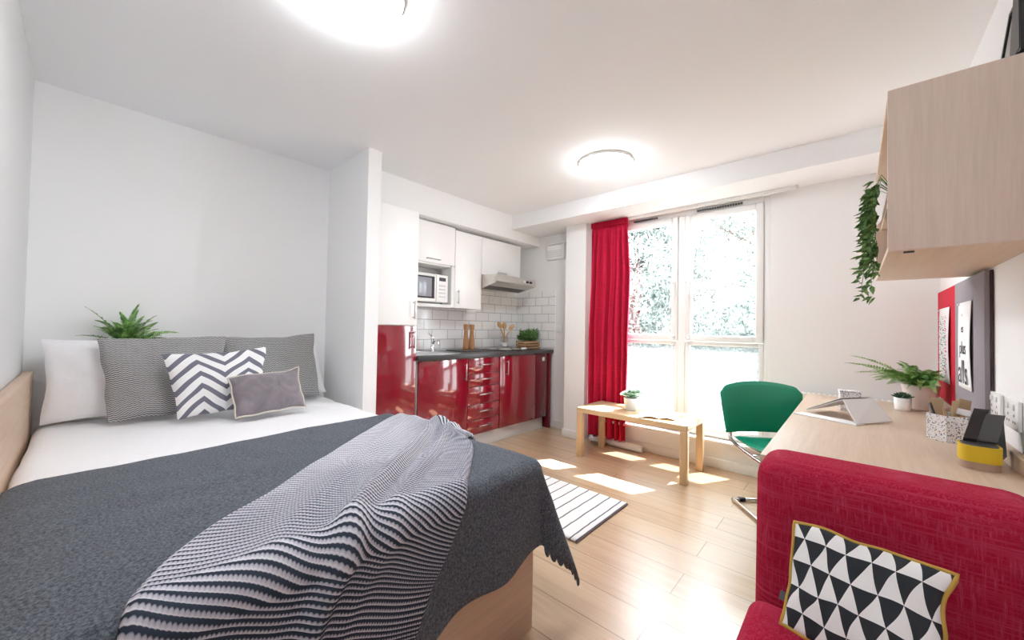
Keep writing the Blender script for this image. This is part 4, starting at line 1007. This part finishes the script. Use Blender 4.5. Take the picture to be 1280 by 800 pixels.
# ================================================================== GREEN CANTILEVER CHAIR
cfx, cfy = .50, -.866
t = thing('desk_chair', 'green vinyl desk chair on a chrome cantilever frame', 'chair', (-.32, 2.907, 0), math.atan2(.62, .78))
fr = MB()
def side(s): return [(s*.17, .28, .014), (s*.17, -.26, .014), (s*.175, -.31, .05), (s*.20, -.275, .34), (s*.232, -.235, .405), (s*.240, -.10, .415), (s*.240, .14, .440), (s*.238, .195, .47), (s*.215, .195, .56)]
fr.tube(side(-1), .0115, 12, smooth_path=2); fr.tube(side(1), .0115, 12, smooth_path=2)
fr.tube([(-.17, .276, .014), (.17, .276, .014)], .0115, 12)
fr.tube([(-.226, -.02, .408), (.226, -.02, .408)], .008, 10)
fr.build('frame', M['chrome'], t, local=True)
for s in (-1, 1): MB().box(s*.11-.022, s*.11+.022, .262, .291, .002, .028, .004).build('floor_clip', M['black'], t, local=True)
def cushion_grid(fn, th, nu=32, nv=20):
    mb = MB()
    def sd(s):
        def g(a, b):
            p, n = fn(a, b); x = abs(2*a-1); y = abs(2*b-1); h = (max(0, 1-x**8)*max(0, 1-y**6))**.5
            return p+n*s*th*.5*h
        return g
    mb.grid(sd(1), nu, nv); mb.grid(sd(-1), nu, nv, flip=True); return mb
def bk(a, b):
    x = 2*a-1; top = .335-.040*abs(x)**2.2-.035*max(0, abs(x)-.86)/.14
    z = .497+top*b; wd = .268*(1-.08*(1-b)**1.2)
    X = x*wd-.026; Y = .215-.05*x*x+.04*b
    return Vector((X, Y, z)), Vector((.15*x, 1, -.1)).normalized()
cushion_grid(bk, .036).build('backrest', M['green'], t, local=True, recalc=True)
def st(a, b):
    x = 2*a-1; y = 2*b-1; X = x*.222*(1-.06*max(0, -y)); Y = -.05+y*.235*(1-.04*x*x); z = .455+.012*x*x-.022*max(0, -y-.6)/.4+.010*max(0, y-.4)
    return Vector((X, Y, z)), Vector((0, 0, 1))
cushion_grid(st, .045).build('seat', M['green'], t, local=True, recalc=True)

# ================================================================== CRIMSON ARMCHAIR
t = thing('armchair', 'crimson upholstered armless chair pushed against the desk end', 'armchair', (.065, 1.1, 0))
def rbox_sub(x0, x1, y0, y1, z0, z1, r, shear=0, crown=0):
    bm = bmesh.new()
    nx, ny, nzz = 16, 6, 14
    mb = MB(); vs = {}
    # build rounded box via projecting a subdivided cube
    def f(face):
        pass
    r_ = r
    def proj(p):
        q = Vector((min(max(p.x, x0+r_), x1-r_), min(max(p.y, y0+r_), y1-r_), min(max(p.z, z0+r_), z1-r_)))
        d = p-q
        if d.length > 1e-9: p = q+d.normalized()*r_
        p = p.copy(); tz = (p.z-z0)/(z1-z0); p.y += shear*(tz)
        if crown:
            cx_ = (p.x-(x0+x1)/2)/((x1-x0)/2); p.y -= crown*(1-cx_*cx_)*(1 if p.y < (y0+y1)/2 else 0)*math.sin(PI*min(1, max(0, tz)))
        return p
    cs = lambda lo, hi: [lo, lo+r*.15, lo+r*.35, lo+r*.6, lo+r]+[lo+r+(hi-lo-2*r)*k/8 for k in range(1, 8)]+[hi-r, hi-r*.6, hi-r*.35, hi-r*.15, hi]
    xs, ys, zs_ = cs(x0, x1), cs(y0, y1), cs(z0, z1); n = len(xs)-1
    for A, B_, fixed in (('x', 'y', 'z'), ('x', 'z', 'y'), ('y', 'z', 'x')):
        arr = {'x': xs, 'y': ys, 'z': zs_}
        for end in (0, -1):
            def g(a, b):
                d = {A: arr[A][int(round(a*n))], B_: arr[B_][int(round(b*n))], fixed: arr[fixed][end]}
                return proj(Vector((d['x'], d['y'], d['z'])))
            mb.grid(g, n, n)
    return mb
AX0, AX1 = -.222, .330
def weld(o):
    bm = bmesh.new(); bm.from_mesh(o.data); bmesh.ops.remove_doubles(bm, verts=bm.verts[:], dist=.0002); bmesh.ops.recalc_face_normals(bm, faces=bm.faces[:]); bm.to_mesh(o.data); bm.free()
    for p in o.data.polygons: p.use_smooth = True
o = rbox_sub(AX0, AX1, 1.295, 1.51,   .14, .797, .058, shear=.045, crown=.012).build('backrest', M['sofa'], t); weld(o)
o = rbox_sub(AX0+.001, AX1-.001, .58, 1.292, .14, .432, .04, crown=0).build('seat', M['sofa'], t); weld(o)
for x in (AX0+.06, AX1-.06):
    for y in (.66, 1.44): MB().lathe([(.018, 0), (.024, .139)], (x, y, 0), 14).build('leg', M['spoon'], t)
pillow('cushion', 'black and white triangle patterned cushion with mustard piping on the armchair', 'cushion', (-.113, 1.235, .685), (.150, 1.20, .685), (.110, 1.04, .475), (-.128, 1.12, .480), .075, M['triang'], None, pipe=(M['mustard'], .0045), pinch=.03, seed=8, wr=.003, tagged=True, back=M['anth'])

# ================================================================== LIGHT
wd = bpy.data.worlds.new('sky'); bpy.context.scene.world = wd; wd.use_nodes = True
bg = wd.node_tree.nodes['Background']; bg.inputs[0].default_value = (.88, .95, 1.0, 1); bg.inputs[1].default_value = 5.0
sun = bpy.data.lights.new('sun', 'SUN'); sun.energy = 16; sun.angle = .012; sun.color = (1, .98, .96)
so = bpy.data.objects.new('sun', sun); C.objects.link(so); so.rotation_euler = Vector((-.62, -1.13, -2.2)).to_track_quat('-Z', 'Y').to_euler(); so.location = (2, 8, 8)
# ================================================================== CAMERA
cam = bpy.data.cameras.new('camera'); co = bpy.data.objects.new('camera', cam); C.objects.link(co)
cam.sensor_width = 36; cam.lens = 478.5/1280*36; cam.clip_start = .02
f = 478.5
d1 = Vector((428, -17, -f)).normalized(); d2 = Vector((-535, 0, -f)).normalized()
Y = d1; X = -d2; Z = X.cross(Y).normalized(); p = (X+Y).normalized(); q = (X-Y).normalized(); X = (p+q)/2**.5; Y = (p-q)/2**.5
Rm = Matrix((X, Y, Z)).to_4x4()
co.matrix_world = Matrix.Translation((0, 0, 1.17)) @ Rm
sc_ = bpy.context.scene; sc_.camera = co
vs_ = sc_.view_settings; vs_.view_transform = 'Standard'; vs_.look = 'None'; vs_.gamma = 1; vs_.use_curve_mapping = False; vs_.exposure = 1.66
sc_.cycles.max_bounces = 14; sc_.cycles.diffuse_bounces = 8; sc_.cycles.transparent_max_bounces = 16; sc_.cycles.sample_clamp_indirect = 8
sc_.cycles.use_denoising = True
